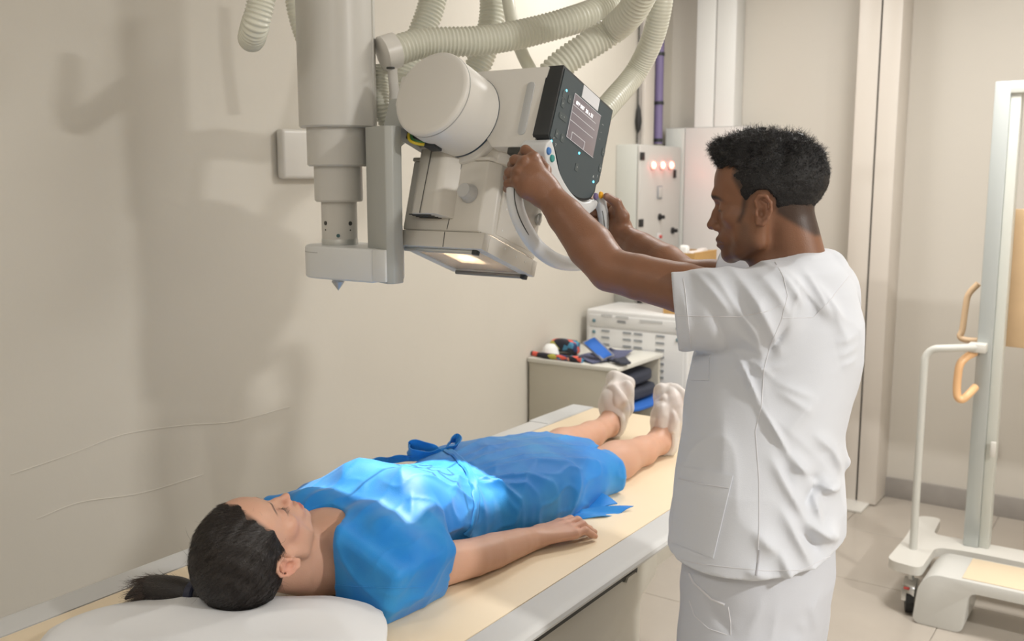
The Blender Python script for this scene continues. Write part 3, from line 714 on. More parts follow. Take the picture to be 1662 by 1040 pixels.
# ---- white hand-rest body below the console
M_handle = mat('handle_white', (.66, .675, .68), .3)
def lower_outline():
    top = [Vector((-.120, -.060, 0)), Vector((-.100, -.075, 0)), Vector((-.06, -.115, 0)), Vector((.0, -.138, 0)), Vector((.06, -.140, 0)), Vector((.112, -.115, 0))]
    bot = [Vector((.124, -.118, 0)), Vector((.120, -.135, 0)), Vector((.09, -.160, 0)), Vector((.04, -.172, 0)), Vector((-.02, -.168, 0)), Vector((-.07, -.148, 0)), Vector((-.115, -.118, 0)), Vector((-.134, -.096, 0)), Vector((-.135, -.076, 0))]
    return [(p.x, p.y) for p in spline(top, 5)]+[(p.x, p.y) for p in spline(bot, 4)]
hb = hbuild(MB().prism(lower_outline(), .185, .253, 0, .010, 4), 'hand_rest', M_handle, smooth=60)
def cap_btn(px, py, cname, c):
    Hi = HM.inverted(); o_ = Hi@C0; d_ = (Hi.to_3x3()@(at(px, py, 1)-C0)); t_ = (.252-o_.x)/d_.x; q = o_+d_*t_
    hbuild(MB().lathe([(.0085, 0), (.0085, .003), (.007, .005), (.001, .0055)], (.2515, q.y, q.z), (1, 0, 0), n=20), 'push_button', mat(cname, c, .4), hb)
cap_btn(889.5, 245, 'blue_btn', (.06, .2, .5)); cap_btn(895, 257, 'green_btn', (.04, .30, .27)); cap_btn(966, 318.5, 'violet_btn', (.16, .12, .25)); cap_btn(974.5, 316.5, 'yellow_btn', (.85, .42, .02))
# ---- the hand loop
def PL(px, py, a): 
    Hi = HM.inverted(); o_ = Hi@C0; d_ = (Hi.to_3x3()@(at(px, py, 1)-C0)); t_ = (a-o_.x)/d_.x; return o_+d_*t_
path = [PL(884, 243, .215), PL(862, 262, .225), PL(842, 290, .235), PL(835, 312, .24), PL(840, 345, .245), PL(855, 378, .25), PL(875, 404, .25), PL(905, 424, .25), PL(940, 428, .25), PL(968, 420, .25), PL(983, 395, .25), PL(981, 365, .248), PL(976, 335, .245), PL(972, 318, .24)]
pp = resample(spline(path, 10), .004)
hp = hbuild(MB().tube(pp, [(.0135, .0175)]*len(pp), 18), 'hand_loop', M_handle, smooth=60)
# groove along the loop
V = Vector
groove = [p + (HM.inverted().to_3x3()@((C0-(HM@p)).normalized()))*.0172 + V((.0, -.002, .003)) for p in pp[10:-10]]
hbuild(MB().tube(groove, .0012, 5), 'loop_seam', M_seam, hp)
# ---- pivot arm between bracket and head (behind), with earth cable
hbuild(MB().lathe([(.055, -.16), (.06, -.155), (.06, -.06), (.055, -.055)], (0, .03, 0), (1, 0, 0), n=8), 'pivot_block', M_colg)
hbuild(MB().box((-.17, -.20, -.06), (-.10, .05, .02), .008), 'pivot_arm', M_colg)
hbuild(MB().prism(smooth_poly([(-.12, -.02), (-.12, .06), (-.02, .10), (.10, .05), (.10, -.05), (-.04, -.09)], .02), -.125, -.10, 0, .003), 'side_cover', M_white)
hbuild(MB().box((-.112, -.236, -.020), (-.092, -.17, .055), .006), 'hinge_plate', M_white)
b = MB().tube(spline([(-.085, -.19, -.055), (-.082, -.20, -.075), (-.068, -.205, -.092), (-.045, -.20, -.098), (-.03, -.19, -.095)], 6), .0035, 8)
hbuild(b, 'earth_cable', mat('cable_yellow', (.75, .58, .03), .4))
b = MB().tube(spline([(-.083, -.185, -.055), (-.078, -.196, -.074), (-.064, -.20, -.088), (-.042, -.196, -.093), (-.03, -.19, -.092)], 6), .0035, 8)
hbuild(b, 'earth_cable_stripe', mat('cable_green', (.05, .22, .06), .4))
hbuild(MB().box((-.10, -.19, -.08), (-.05, -.12, -.02), .004).box((-.03, -.2, -.105), (.0, -.17, -.09), .002), 'cable_entry', M_dark)
# beam lamp inside the collimator (a real lamp of this machine)
sp_ = bpy.data.lights.new('collimator_lamp', 'SPOT'); sp_.energy = 240; sp_.color = (1, .97, .92); sp_.spot_size = math.radians(60); sp_.spot_blend = .2; sp_.shadow_soft_size = .0015
so_ = bpy.data.objects.new('collimator_lamp', sp_); col.objects.link(so_); so_.location = L(0, 0, .135)
so_.rotation_euler = (HM.to_3x3()).to_euler()
# ------------------------------------------------------------------ corrugated hoses
hose_n = 0
def hose(name, path, r, label, pitch=.0105, depth=.14, smoothness=6, m=M_hose):
    P = resample(spline(path, 14), pitch/5)
    rr = [r*(1-depth*.5*(1-math.cos(2*PI*(i % 5)/5))) for i in range(len(P))]
    th = thing(name, P[0], label, 'hose', 'corrugated cable hoses')
    MB().tube(P, rr, 26).build('corrugated_tube', m, th, 180)
    return th
h1 = hose('corrugated_hose', [at(636, 84, 2.36), at(690, 70, 2.4), at(780, 66, 2.45), at(860, 52, 2.5), at(950, 26, 2.55), at(1030, -8, 2.72), at(1090, -50, 2.85)], .037, 'thick cream corrugated hose running from the white clamp across the top')
h2 = hose('corrugated_hose', [at(870, 150, 2.38), at(905, 110, 2.38), at(945, 80, 2.38), at(992, 50, 2.38), at(1028, 15, 2.30), at(1058, -45, 2.20)], .036, 'thick cream corrugated hose rising behind the control panel', .0115)
h3 = hose('corrugated_hose', [at(950, 215, 2.45), at(990, 168, 2.5), at(1030, 120, 2.55), at(1058, 65, 2.5), at(1072, 10, 2.45), at(1078, -50, 2.42)], .030, 'cream hose with fine ribs curving down at the right of the panel', .008, .05)
h4 = hose('corrugated_hose', [at(765, 130, 2.75), at(783, 90, 2.75), at(795, 50, 2.75), at(800, 10, 2.75), at(798, -50, 2.75)], .038, 'cream corrugated hose hanging behind the long hose, above the housing', .0105)
h5 = hose('corrugated_hose', [at(640, 200, 2.8), at(660, 120, 2.8), at(682, 60, 2.8), at(700, 10, 2.8), at(712, -50, 2.8)], .040, 'cream corrugated hose hanging between the clamp and the long hose', .0105)
h6 = thing('smooth_hose', at(820, -30, 2.7), 'thin smooth cream cable sleeve between two corrugated hoses', 'hose')
MB().tube(spline([at(868, 125, 2.6), at(850, 92, 2.6), at(836, 55, 2.62), at(826, 10, 2.65), at(820, -40, 2.65)], 10), .017, 20).build('sleeve', M_hose, h6, 180)
h7 = hose('corrugated_hose', [at(622, 108, 2.42), at(618, 140, 2.42), at(620, 175, 2.42), at(632, 208, 2.44), at(650, 235, 2.46)], .022, 'narrow cream corrugated hose dropping from the clamp beside the column', .008)
h8 = hose('corrugated_hose', [at(430, -60, 2.15), at(424, 0, 2.15), at(413, 45, 2.17), at(408, 62, 2.25), at(412, 40, 2.40), at(425, 0, 2.5), at(432, -50, 2.5)], .031, 'cream corrugated hose loop hanging at the left of the column', .0085)
h9 = hose('corrugated_hose', [at(470, -40, 2.75), at(480, 20, 2.75), at(495, 70, 2.75), at(515, 120, 2.75)], .024, 'cream corrugated hose passing behind the left of the column', .0105)
cl = thing('hose_clamp', at(630, 84, 2.36), 'white round clamp holding the long hose beside the column', 'clamp')
ax = (at(690, 68, 2.4)-at(632, 85, 2.36)).normalized()
c_ = at(633, 84, 2.36)
MB().lathe([(.036, -.022), (.042, -.02), (.042, .016), (.036, .018)], c_, ax, n=40).build('ring', M_white, cl)
q = at(637, 118, 2.37); q2 = at(640, 175, 2.40)
MB().tube([q+Vector((0, 0, .03)), q, at(640, 150, 2.39), q2], .012, 12).build('bracket_arm', M_white, cl)
MB().lathe([(.010, 0), (.010, .004)], at(634, 109, 2.33), (0, 0, -1), n=14).build('clamp_screw', M_seam, cl)
# ------------------------------------------------------------------ implicit surfaces (people and clothes)
f32 = np.float32
def va(p): return np.array(p, f32)
def smin(a, b, k):
    if k <= 0: return np.minimum(a, b)
    h = np.clip(.5+.5*(b-a)/k, 0, 1); return b+(a-b)*h-k*h*(1-h)
class Sdf:
    def __init__(s): s.pr = []; s.X = np.eye(3, dtype=f32); s.o = va((0, 0, 0)); s.sc = 1.0
    def frame(s, o=(0, 0, 0), X=None, sc=1.0):
        s.o = va(o); s.X = np.eye(3, dtype=f32) if X is None else np.array(X, f32).T; s.sc = sc; return s   # X rows = local axes in world
    def w(s, p): return s.o + s.X@va(p)*s.sc
    def loc(s):
        o, X, q = s.o.copy(), s.X.copy(), s.sc
        return lambda P: ((P-o)@X)/q
    def add(s, f, k=.01, op='u'): s.pr.append((op, f, k)); return s
    def ell(s, c, r, k=.01, op='u', rot=None):
        c = s.w(c); r = va(r)*s.sc; R = s.X if rot is None else s.X@np.array(rot, f32)
        def f(P):
            q = (P-c)@R; a = q/r; k0 = np.sqrt((a*a).sum(1)); k1 = np.sqrt(((a/r)**2).sum(1))+1e-9
            return k0*(k0-1)/k1
        return s.add(f, k*s.sc if s.sc < .1 else k, op)
    def cone(s, a, b, ra, rb, k=.01, op='u', flat=None):
        a = s.w(a); b = s.w(b); ra *= s.sc; rb *= s.sc; d = b-a; L2 = float(d@d)+1e-12
        if flat is not None:             # (axis, factor): squash along an axis given in world space
            n = va(flat[0]); n = n/np.linalg.norm(n); fc = flat[1]
        def f(P):
            q = P-a; t = np.clip((q@d)/L2, 0, 1); v = q-t[:, None]*d
            if flat is not None:
                h = v@n; v = v-h[:, None]*n; return np.sqrt((v*v).sum(1)+(h/fc)**2)*1.0-(ra+(rb-ra)*t)
            return np.sqrt((v*v).sum(1))-(ra+(rb-ra)*t)
        return s.add(f, k*s.sc if s.sc < .1 else k, op)
    def chain(s, pts, rs, k=.01, kin=.006, op='u'):
        P_ = [s.w(p) for p in pts]; R_ = [r*s.sc for r in rs]; kin_ = kin*s.sc if s.sc < .1 else kin
        def f(P):
            d = None
            for a, b, ra, rb in zip(P_, P_[1:], R_, R_[1:]):
                v = b-a; q = P-a; t = np.clip((q@v)/(float(v@v)+1e-12), 0, 1); e = q-t[:, None]*v
                e = np.sqrt((e*e).sum(1))-(ra+(rb-ra)*t); d = e if d is None else smin(d, e, kin_)
            return d
        return s.add(f, k*s.sc if s.sc < .1 else k, op)
    def box(s, c, h, r=.004, k=.01, op='u', rot=None):
        c = s.w(c); h = va(h)*s.sc; r *= s.sc; R = s.X if rot is None else s.X@np.array(rot, f32)
        def f(P):
            q = np.abs((P-c)@R)-h+r; return np.sqrt((np.maximum(q, 0)**2).sum(1))+np.minimum(q.max(1), 0)-r
        return s.add(f, k*s.sc if s.sc < .1 else k, op)
    def loft(s, rows, axis=2, k=.02, op='u', pw=2.0, cap=.0):
        """rows: (h, cu, cv, ru, rv) stacked ellipses along an axis (world), centred at cu,cv"""
        R = np.array(sorted(rows), f32); o = [i for i in range(3) if i != axis]
        def f(P):
            h = P[:, axis]; cu = np.interp(h, R[:, 0], R[:, 1]); cv = np.interp(h, R[:, 0], R[:, 2])
            a = np.interp(h, R[:, 0], R[:, 3]); b = np.interp(h, R[:, 0], R[:, 4])
            u = np.abs(P[:, o[0]]-cu)/a; v = np.abs(P[:, o[1]]-cv)/b
            e = (u**pw+v**pw)**(1/pw); d = (e-1)*np.minimum(a, b)
            q = np.maximum(R[0, 0]-h, h-R[-1, 0])
            return smin(-d, -q, cap)*-1 if cap else np.maximum(d, q)
        return s.add(f, k, op)
    def half(s, p, n, k=.004, op='i'):
        """keep the side opposite to n"""
        p = s.w(p); n = s.X@va(n); n = n/np.linalg.norm(n)
        return s.add(lambda P: (P-p)@n, k, op)
    def disp(s, f): return s.add(f, 0, 'd')
    def comb(s, d, op, f, k):
        if op == 'u': return smin(d, f, k)
        if op == 's': return -smin(-d, f, k)
        if op == 'i': return -smin(-d, -f, k)
    def ev(s, P, cull=None):
        d = np.full(len(P), 9.0, f32)
        for j, (op, f, k) in enumerate(s.pr):
            if cull is None or op in 'di':
                d = d+f(P) if op == 'd' else s.comb(d, op, f(P), k)
            else:
                m = cull[j]
                if m is None or not m.any(): continue
                d[m] = s.comb(d[m], op, f(P[m]), k)
        return d
    def mesh(s, lo, hi, h, smooth=1):
        B = 8; lo = va(lo); hi = va(hi); nb = np.ceil((hi-lo)/(B*h)).astype(int)
        g = np.stack(np.meshgrid(*[np.arange(n) for n in nb], indexing='ij'), -1).reshape(-1, 3)
        cen = (lo+(g+.5)*B*h).astype(f32); Rb = B*h*.87
        vals = [f(cen) if op != 'd' else None for op, f, k in s.pr]
        d = np.full(len(cen), 9.0, f32)
        for (op, f, k), v in zip(s.pr, vals):
            d = d+f(cen) if op == 'd' else s.comb(d, op, v, k)
        act = np.abs(d) < Rb*1.35+.008
        g = g[act]; cen = cen[act]; d = d[act]; N = len(g)
        ii = np.stack(np.meshgrid(*[np.arange(B+1)]*3, indexing='ij'), -1).reshape(-1, 3)
        npb = (B+1)**3; D = np.empty((N, npb), f32); CH = 1500
        culls = []
        for (op, f, k), v in zip(s.pr, vals):
            if op in 'di': culls.append(None)
            elif op == 'u': culls.append(v[act] < d+2*Rb+k+.03)
            else: culls.append(v[act] < 3*Rb+k+.01)
        for c0 in range(0, N, CH):
            gg = g[c0:c0+CH]; P = (lo+(gg[:, None, :]*B+ii[None])*h).astype(f32).reshape(-1, 3)
            cl = [None if c is None else np.repeat(c[c0:c0+CH], npb) for c in culls]
            D[c0:c0+CH] = s.ev(P, cl).reshape(len(gg), npb)
        D = D.reshape(N, B+1, B+1, B+1); S_ = D < 0
        cnt = np.zeros((N, B, B, B), np.int8)
        for a in (0, 1):
            for b in (0, 1):
                for c in (0, 1): cnt += S_[:, a:B+a, b:B+b, c:B+c]
        bi, x, y, z = np.nonzero((cnt > 0) & (cnt < 8))
        co = {}
        for a in (0, 1):
            for b in (0, 1):
                for c in (0, 1): co[a, b, c] = D[bi, x+a, y+b, z+c]
        acc = np.zeros((len(bi), 3), f32); n_ = np.zeros(len(bi), f32)
        for p in co:
            for ax in range(3):
                if p[ax] == 0:
                    q = list(p); q[ax] = 1; A_, B_ = co[p], co[tuple(q)]; m = (A_ < 0) != (B_ < 0)
                    t = np.where(m, A_/(A_-B_+1e-12), 0); v = np.zeros((len(bi), 3), f32) + np.array(p, f32); v[:, ax] = t
                    acc += v*m[:, None]; n_ += m
        G = g[bi]*B+np.stack([x, y, z], 1)
        V = lo+(G+acc/n_[:, None])*h
        K = 4096; key = (G[:, 0].astype(np.int64)*K+G[:, 1])*K+G[:, 2]
        order = np.argsort(key); ks = key[order]
        def look(kk):
            i = np.searchsorted(ks, kk); i = np.minimum(i, len(ks)-1); ok = ks[i] == kk; return np.where(ok, order[i], -1)
        quads = []
        for ax in range(3):
            q = [0, 0, 0]; q[ax] = 1
            A_, B_ = co[0, 0, 0], co[tuple(q)]; m = (A_ < 0) != (B_ < 0)
            o1, o2 = [(1, 2), (2, 0), (0, 1)][ax]
            e1 = np.zeros(3, int); e1[o1] = 1; e2 = np.zeros(3, int); e2[o2] = 1
            st = np.array([K*K, K, 1]); k1 = int(e1@st); k2 = int(e2@st); kk = key[m]
            q4 = np.stack([look(kk), look(kk-k1), look(kk-k1-k2), look(kk-k2)], 1)
            fl = (A_[m] < 0); q4 = np.where(fl[:, None], q4, q4[:, ::-1]); quads.append(q4[(q4 >= 0).all(1)])
        Q = np.concatenate(quads)
        for _ in range(smooth):
            A2 = np.zeros_like(V); c2 = np.zeros(len(V), f32)
            for i in range(4):
                a, b = Q[:, i], Q[:, (i+1) % 4]
                for k_ in range(3):
                    A2[:, k_] += np.bincount(a, V[b, k_], len(V))+np.bincount(b, V[a, k_], len(V))
                c2 += np.bincount(a, minlength=len(V))+np.bincount(b, minlength=len(V))
            ok = c2 > 0; V[ok] = V[ok]*.5+.5*A2[ok]/c2[ok, None]
        return V.astype(f32), Q
def np_mesh(name, V, Q, cols=None):
    me = bpy.data.meshes.new(name); nv = len(V); nq = len(Q); k = Q.shape[1]
    me.vertices.add(nv); me.vertices.foreach_set('co', np.ascontiguousarray(V, f32).ravel())
    me.loops.add(nq*k); me.loops.foreach_set('vertex_index', np.ascontiguousarray(Q, np.int32).ravel())
    me.polygons.add(nq); me.polygons.foreach_set('loop_start', np.arange(nq, dtype=np.int32)*k)
    me.update(calc_edges=True); me.validate()
    if cols is not None:
        a = me.color_attributes.new('col', 'FLOAT_COLOR', 'POINT'); c4 = np.ones((nv, 4), f32); c4[:, :3] = cols; a.data.foreach_set('color', c4.ravel())
    return me
def np_obj(name, V, Q, m, parent, cols=None, smooth=180):
    o = link(name, np_mesh(name, V, Q, cols), m, parent, smooth); return o
def poly_sd(P, poly):
    """signed distance (negative inside) of 2-D points to a polygon"""
    poly = np.array(poly, f32); d = np.full(len(P), 1e9, f32); ins = np.zeros(len(P), bool); j = len(poly)-1
    for i in range(len(poly)):
        a, b = poly[i], poly[j]; e = b-a; w_ = P-a; t = np.clip((w_@e)/(e@e), 0, 1); r_ = w_-t[:, None]*e
        d = np.minimum(d, (r_*r_).sum(1))
        c1 = P[:, 1] >= a[1]; c2 = P[:, 1] < b[1]; c3 = e[0]*w_[:, 1] > e[1]*w_[:, 0]
        al = (c1 & c2 & c3) | (~c1 & ~c2 & ~c3); ins ^= al; j = i
    return np.where(ins, -1, 1)*np.sqrt(d)
def noise3(P, sc_, seed=0):
    """cheap smooth noise : sum of rotated sines"""
    rs = np.random.default_rng(seed); out = np.zeros(len(P), f32)
    for _ in range(7):
        w_ = rs.normal(0, 1, 3); w_ = w_/np.linalg.norm(w_)*sc_*rs.uniform(.6, 1.7); out += np.sin(P@w_.astype(f32)+rs.uniform(0, 6.28))
    return out/3.5
def strokes(o, eu, ev, lst, unit=.001, n=None, gain=1.0, pe=.72):
    """fold ridges drawn on a plane (o, eu, ev): (u0,v0,u1,v1,width,amp) ; amp>0 raises"""
    o = va(o); eu = va(eu); ev = va(ev); nn = np.cross(eu, ev)
    L_ = [np.array(q, f32) for q in lst]
    def f(P):
        q = P-o; u = (q@eu)/unit; v = (q@ev)/unit; d = np.zeros(len(P), f32)
        side = None
        if n is not None: side = np.clip((q@nn-n)/.03, 0, 1)
        for s_ in L_:
            a = s_[:2]; b = s_[2:4]; e = b-a; wx = u-a[0]; wy = v-a[1]; t = np.clip((wx*e[0]+wy*e[1])/(e@e), 0, 1)
            r2 = (wx-t*e[0])**2+(wy-t*e[1])**2; tap = np.sin(np.pi*np.clip(t*.86+.07, 0, 1))
            d -= gain*s_[5]*.001*tap*np.exp(-(r2/(s_[4]**2))**pe)
        return d*side if side is not None else d
    return f
def ax3(fwd_, up_):
    """rows: x forward, y left, z up"""
    x = Vector(fwd_).normalized(); z = Vector(up_); z = (z-x*z.dot(x)).normalized(); y = z.cross(x); return [tuple(x), tuple(y), tuple(z)]

def head_sdf(S, male=True):
    """head in millimetres (x forward, y left, z up), frame already set with sc=.001*k"""
    S.ell((18, 0, 5), (95, 75, 82), 0)
    S.ell((66, 0, 8), (48, 60, 54), 22)
    S.ell((60, 0, -55), (50, 56, 62), 20)
    S.ell((52, 0, -90), (46, 44, 46), 18)
    for y in (1, -1):
        S.chain([(26, 56*y, -62), (30, 50*y, -104), (62, 32*y, -124), (84, 10*y, -131)], [15, 15, 15, 15] if male else [13, 12, 12, 13], 18, 10)
        S.ell((76, 45*y, -58), (22, 16, 15), 16)
        S.ell((50, 46*y, -95), (22, 12, 22), 18)
    S.ell((86, 0, -130), (17, 22, 17) if male else (15, 17, 15), 10)
    S.ell((90, 0, -104), (21, 27, 22), 12)
    br = 1 if male else .35
    for y in (1, -1):
        S.chain([(106+3*br, 7*y, -21), (106+3*br, 20*y, -17), (92, 40*y, -20)], [8*br+3, 9*br+3, 8*br+2], 10, 6)
    for y in (1, -1):
        S.ell((114, 30*y, -41), (15, 17, 11), 9, 's')
    for y in (1, -1):
        S.ell((92, 31*y, -41), (14.5, 15, 12.5), 5)                 # closed lid over the eyeball
        S.chain([(104.5, 19*y, -45), (106.3, 30*y, -48), (101, 43*y, -46)], [1.3, 1.6, 1.3], 2.2, 1)
        S.chain([(106, 20*y, -39), (107, 31*y, -35.5), (100, 44*y, -38)], [1.0, 1.2, 1.0], 1.5, 1, 's')
    nz = 1 if male else .82
    S.chain([(107, 0, -36), (114, 0, -52), (122, 0, -74)], [6.5*nz, 7*nz, 9.2*nz], 9, 8)
    S.ell((121, 0, -76), (10.5, 9.5*nz, 8.5), 5)
    for y in (1, -1):
        S.ell((108, 12.5*y*nz, -80), (12, 7.5*nz, 8), 5)
        S.ell((115, 6.5*y*nz, -88), (5, 3, 3.5), 2, 's')
    S.cone((113, 0, -88), (113, 0, -97), 2.0, 3, 4, 's')
    S.chain([(98, 24, -108), (107.5, 9, -102.5), (109.5, 0, -104), (107.5, -9, -102.5), (98, -24, -108)], [3.2, 5.5, 5.2, 5.5, 3.2], 4, 4)
    S.chain([(98, 22, -110), (105, 9, -115.5), (106.5, 0, -116), (105, -9, -115.5), (98, -22, -110)], [3.2, 5.8, 6.2, 5.8, 3.2], 4, 4)
    S.chain([(98, 26, -109.5), (112, 10, -109.3), (114, 0, -110), (112, -10, -109.3), (98, -26, -109.5)], [1.4, 1.5, 1.5, 1.5, 1.4], 2.0, 1.5, 's')
    S.cone((111, -10, -125.5), (111, 10, -125.5), 5, 5, 6, 's')
def ear_sdf(S, y, c=(24, 74, -42), s=1.0):
    cx_, cy_, cz_ = c
    def p(u, o, v): return (cx_+u*s, (cy_+o)*y, cz_+v*s)
    R = None
    S.chain([p(4, 0, 12), p(2, 2, 0), p(3, 2, -14)], [13*s, 12*s, 9*s], 5, 6) if False else None
    # back plate
    S.ell(p(-1, 3, 4), (15*s, 4.2, 25*s), 5)
    S.ell(p(2, 3, -20), (10*s, 4, 10*s), 4)
    # helix rim
    pts = [p(10, 5, 6), p(13, 6, 18), p(6, 9, 27), p(-6, 11, 27), p(-15, 12, 15), p(-16, 12, 0), p(-10, 10, -14), p(-1, 7, -25), p(8, 4, -24), p(10, 3, -14)]
    S.chain(pts, [2.6*s, 3.2*s, 3.4*s, 3.4*s, 3.3*s, 3*s, 3*s, 4.5*s, 4*s, 3*s], 2.5, 3)
    # antihelix
    S.chain([p(2, 8, 18), p(-7, 8.5, 10), p(-9, 8.5, -2), p(-3, 8, -13), p(5, 6, -15)], [2.6*s, 2.8*s, 2.8*s, 2.8*s, 3*s], 2.5, 3)
    S.ell(p(10, 6, -5), (4*s, 4, 6*s), 3)                           # tragus
    S.ell(p(2, 9, -4), (6*s, 7, 9*s), 2.5, 's')
# ------------------------------------------------------------------ the operator
HO = at(1262, 300, 1.86)
ry = (at(1250, 320, 1)-C0); ry.z = 0; ry.normalize()
HF = Vector((0, 0, 1)).cross(ry); HF = HF if HF.x < 0 else -HF      # profile to the camera, looking to -x
HF = (HF + ry*.06 + Vector((0, 0, -.02))).normalized()
HX = ax3(HF, (0, 0, 1))
def P3(px, py, t): return tuple(at(px, py, t))
LS = at(1238, 500, 1.785); LE = at(990, 438, 1.93); LW = at(888, 314, 2.015)
RS = Vector((-.61, 2.01, 1.43)); RE = at(1112, 452, 2.16); RW = at(1010, 383, 2.335)
S = Sdf()
S.frame(HO, HX, .001); head_sdf(S, True); ear_sdf(S, 1, (22, 72, -46)); ear_sdf(S, -1, (22, 72, -46))
S.cone((-16, 0, -60), (-40, 0, -150), 53, 54, 18)
S.cone((35, 0, -100), (0, 0, -165), 34, 44, 20)
S.frame()
NB = HO + Vector((0, 0, -.17))
# trunk under the shirt
bc = at(1259, 560, 1.86)
S.loft([(.80, bc.x, bc.y, .09, .12), (.98, bc.x-.0, bc.y, .08, .11), (1.2, bc.x+.01, bc.y, .085, .11), (1.34, bc.x+.01, bc.y+.01, .08, .12), (1.39, bc.x+.02, bc.y+.01, .06, .11)], k=.02, cap=.03)
S.cone((NB.x+.03, NB.y, NB.z-.02), (bc.x+.01, bc.y, 1.32), .056, .07, .03)
for a, b, c, rr in ((LS, LE, LW, 1), (RS, RE, RW, 1)):
    m1 = a.lerp(b, .5); fo = b.lerp(c, .3); fo2 = b.lerp(c, .7)
    S.chain([tuple(a), tuple(m1), tuple(a.lerp(b, .8)), tuple(b), tuple(fo), tuple(fo2), tuple(c)], [.046, .048, .044, .0425, .0465, .037, .0285], .02, .006)
# ---- left hand (gripping the loop, back of the hand to the camera)
S.cone(LW, at(880, 300, 2.012), .028, .028, .012)
S.chain([P3(886, 306, 2.012), P3(872, 286, 2.01), P3(866, 258, 2.02)], [.024, .022, .0155], .012, .010)
S.chain([P3(884, 308, 2.012), P3(864, 288, 2.004), P3(852, 264, 2.008)], [.025, .023, .0155], .012, .010)
S.chain([P3(880, 312, 2.010), P3(858, 296, 2.004), P3(842, 278, 2.006)], [.025, .022, .0150], .012, .010)
S.chain([P3(876, 314, 2.012), P3(856, 306, 2.008), P3(839, 294, 2.012)], [.024, .020, .0140], .012, .010)
k_ = .003
S.chain([P3(867, 256, 2.02), P3(853, 244, 2.045), P3(848, 252, 2.085), P3(856, 262, 2.10)], [.0122, .0112, .0098, .0085], k_, .004)
S.chain([P3(851, 263, 2.008), P3(836, 260, 2.035), P3(831, 268, 2.075), P3(842, 278, 2.095)], [.0122, .0115, .0098, .0085], k_, .004)
S.chain([P3(841, 278, 2.006), P3(827, 280, 2.035), P3(824, 288, 2.072), P3(834, 296, 2.09)], [.0118, .0108, .0095, .0082], k_, .004)
S.chain([P3(838, 294, 2.012), P3(825, 298, 2.035), P3(823, 306, 2.066), P3(832, 311, 2.085)], [.0105, .0095, .0085, .0075], k_, .004)
S.chain([P3(884, 296, 2.03), P3(884, 276, 2.055), P3(876, 262, 2.08), P3(866, 256, 2.095)], [.017, .0135, .0112, .009], .008, .005)
# extensor tendons / knuckles
for q in ((866, 256, 2.008), (851, 262, 1.996), (841, 277, 1.995), (838, 293, 2.0)): S.ell(P3(*q), (.0085, .0085, .0085), .007)
# ---- right hand (palm behind the loop, finger tips showing left of it)
S.chain([tuple(RW), P3(1006, 368, 2.345), P3(1000, 345, 2.35)], [.027, .027, .020], .012, .010)
S.chain([P3(1006, 382, 2.345), P3(1003, 362, 2.375), P3(998, 350, 2.385)], [.024, .023, .016], .012, .010)
S.chain([P3(1008, 375, 2.33), P3(1010, 352, 2.318), P3(1001, 330, 2.312), P3(985, 319, 2.306)], [.018, .0165, .0115, .0095], .010, .006)
for i, (y0, y1, tt, r_) in enumerate(((334, 324, .0, .0105), (346, 340, .0, .0108), (358, 354, .0, .0104), (371, 369, .0, .0092))):
    S.chain([P3(1000, y0+4, 2.375), P3(980, y0, 2.40), P3(960, y1, 2.385), P3(957, y1+2, 2.355), P3(965, y1+5, 2.338)], [r_*1.15, r_*1.05, r_, r_*.95, r_*.85], k_, .004)
V, Q = S.mesh((-1.32, 1.50, .78), (-.38, 2.22, 1.76), .0026, 1)
print('man body', len(V))
# ---- skin colours : stubble, lips, brows, hair-line fade
man_skin = va((.225, .105, .058))
def loc_of(V, o, X, sc_): return ((V-va(o))@np.array(X, f32).T)/sc_
q = loc_of(V, HO, HX, .001)
cols = np.tile(man_skin, (len(V), 1))
inh = (np.abs(q) < 200).all(1)
def ss(x, a, b): t = np.clip((x-a)/(b-a), 0, 1); return t*t*(3-2*t)
def px2h(pts): return [((1262-x)*1.173, (300-y)*1.173) for x, y in pts]
HAIRP = px2h([(1166, 262), (1176, 272), (1197, 268), (1194, 288), (1201, 300), (1211, 318), (1208, 340), (1202, 358), (1209, 359), (1216, 344), (1221, 322), (1236, 307), (1252, 308), (1262, 322), (1264, 345), (1280, 356), (1300, 368), (1322, 382), (1350, 385), (1360, 190), (1130, 190)])
hd_ = poly_sd(q[:, [0, 2]], HAIRP)
def mixc(c, m): 
    global cols
    cols = cols*(1-m[:, None])+va(c)*m[:, None]
mixc((.03, .02, .016), .88*ss(-hd_, -4, 7)*inh*(q[:, 2] > -110))
jaw = px2h([(1206, 352), (1222, 360), (1236, 400), (1226, 432), (1180, 440), (1160, 415), (1160, 380), (1172, 380), (1182, 392), (1200, 385)])
mixc((.10, .055, .036), .55*ss(-poly_sd(q[:, [0, 2]], jaw), -6, 12)*inh*(q[:, 0] > 15))
lip = np.exp(-((q[:, 2]+110)/8.0)**4-((q[:, 1])/20)**4)*(q[:, 0] > 94)*inh
mixc((.17, .068, .05), .8*lip)
def brow(y): 
    a = q-va((104, 24*y, -20)); u = a[:, 1]*y; return np.exp(-((a[:, 2]-.04*u*u*-.15+.1*np.abs(u))/4.2)**4-((u-4)/19)**6)*(q[:, 0] > 80)*(q[:, 1]*y > 3)
mixc((.012, .008, .006), np.clip(brow(1)+brow(-1), 0, 1)*.95*inh)
for y in (1, -1):
    lash = np.exp(-((q[:, 2]+46.8)/1.9)**4-((q[:, 1]*y-31)/13)**6)*(q[:, 0] > 92)*inh
    mixc((.012, .008, .006), lash*.9)
mixc((.28, .13, .085), .35*np.exp(-((q[:, 0]-18)/16)**4-((q[:, 2]+44)/28)**4)*(np.abs(q[:, 1]) > 76)*inh)
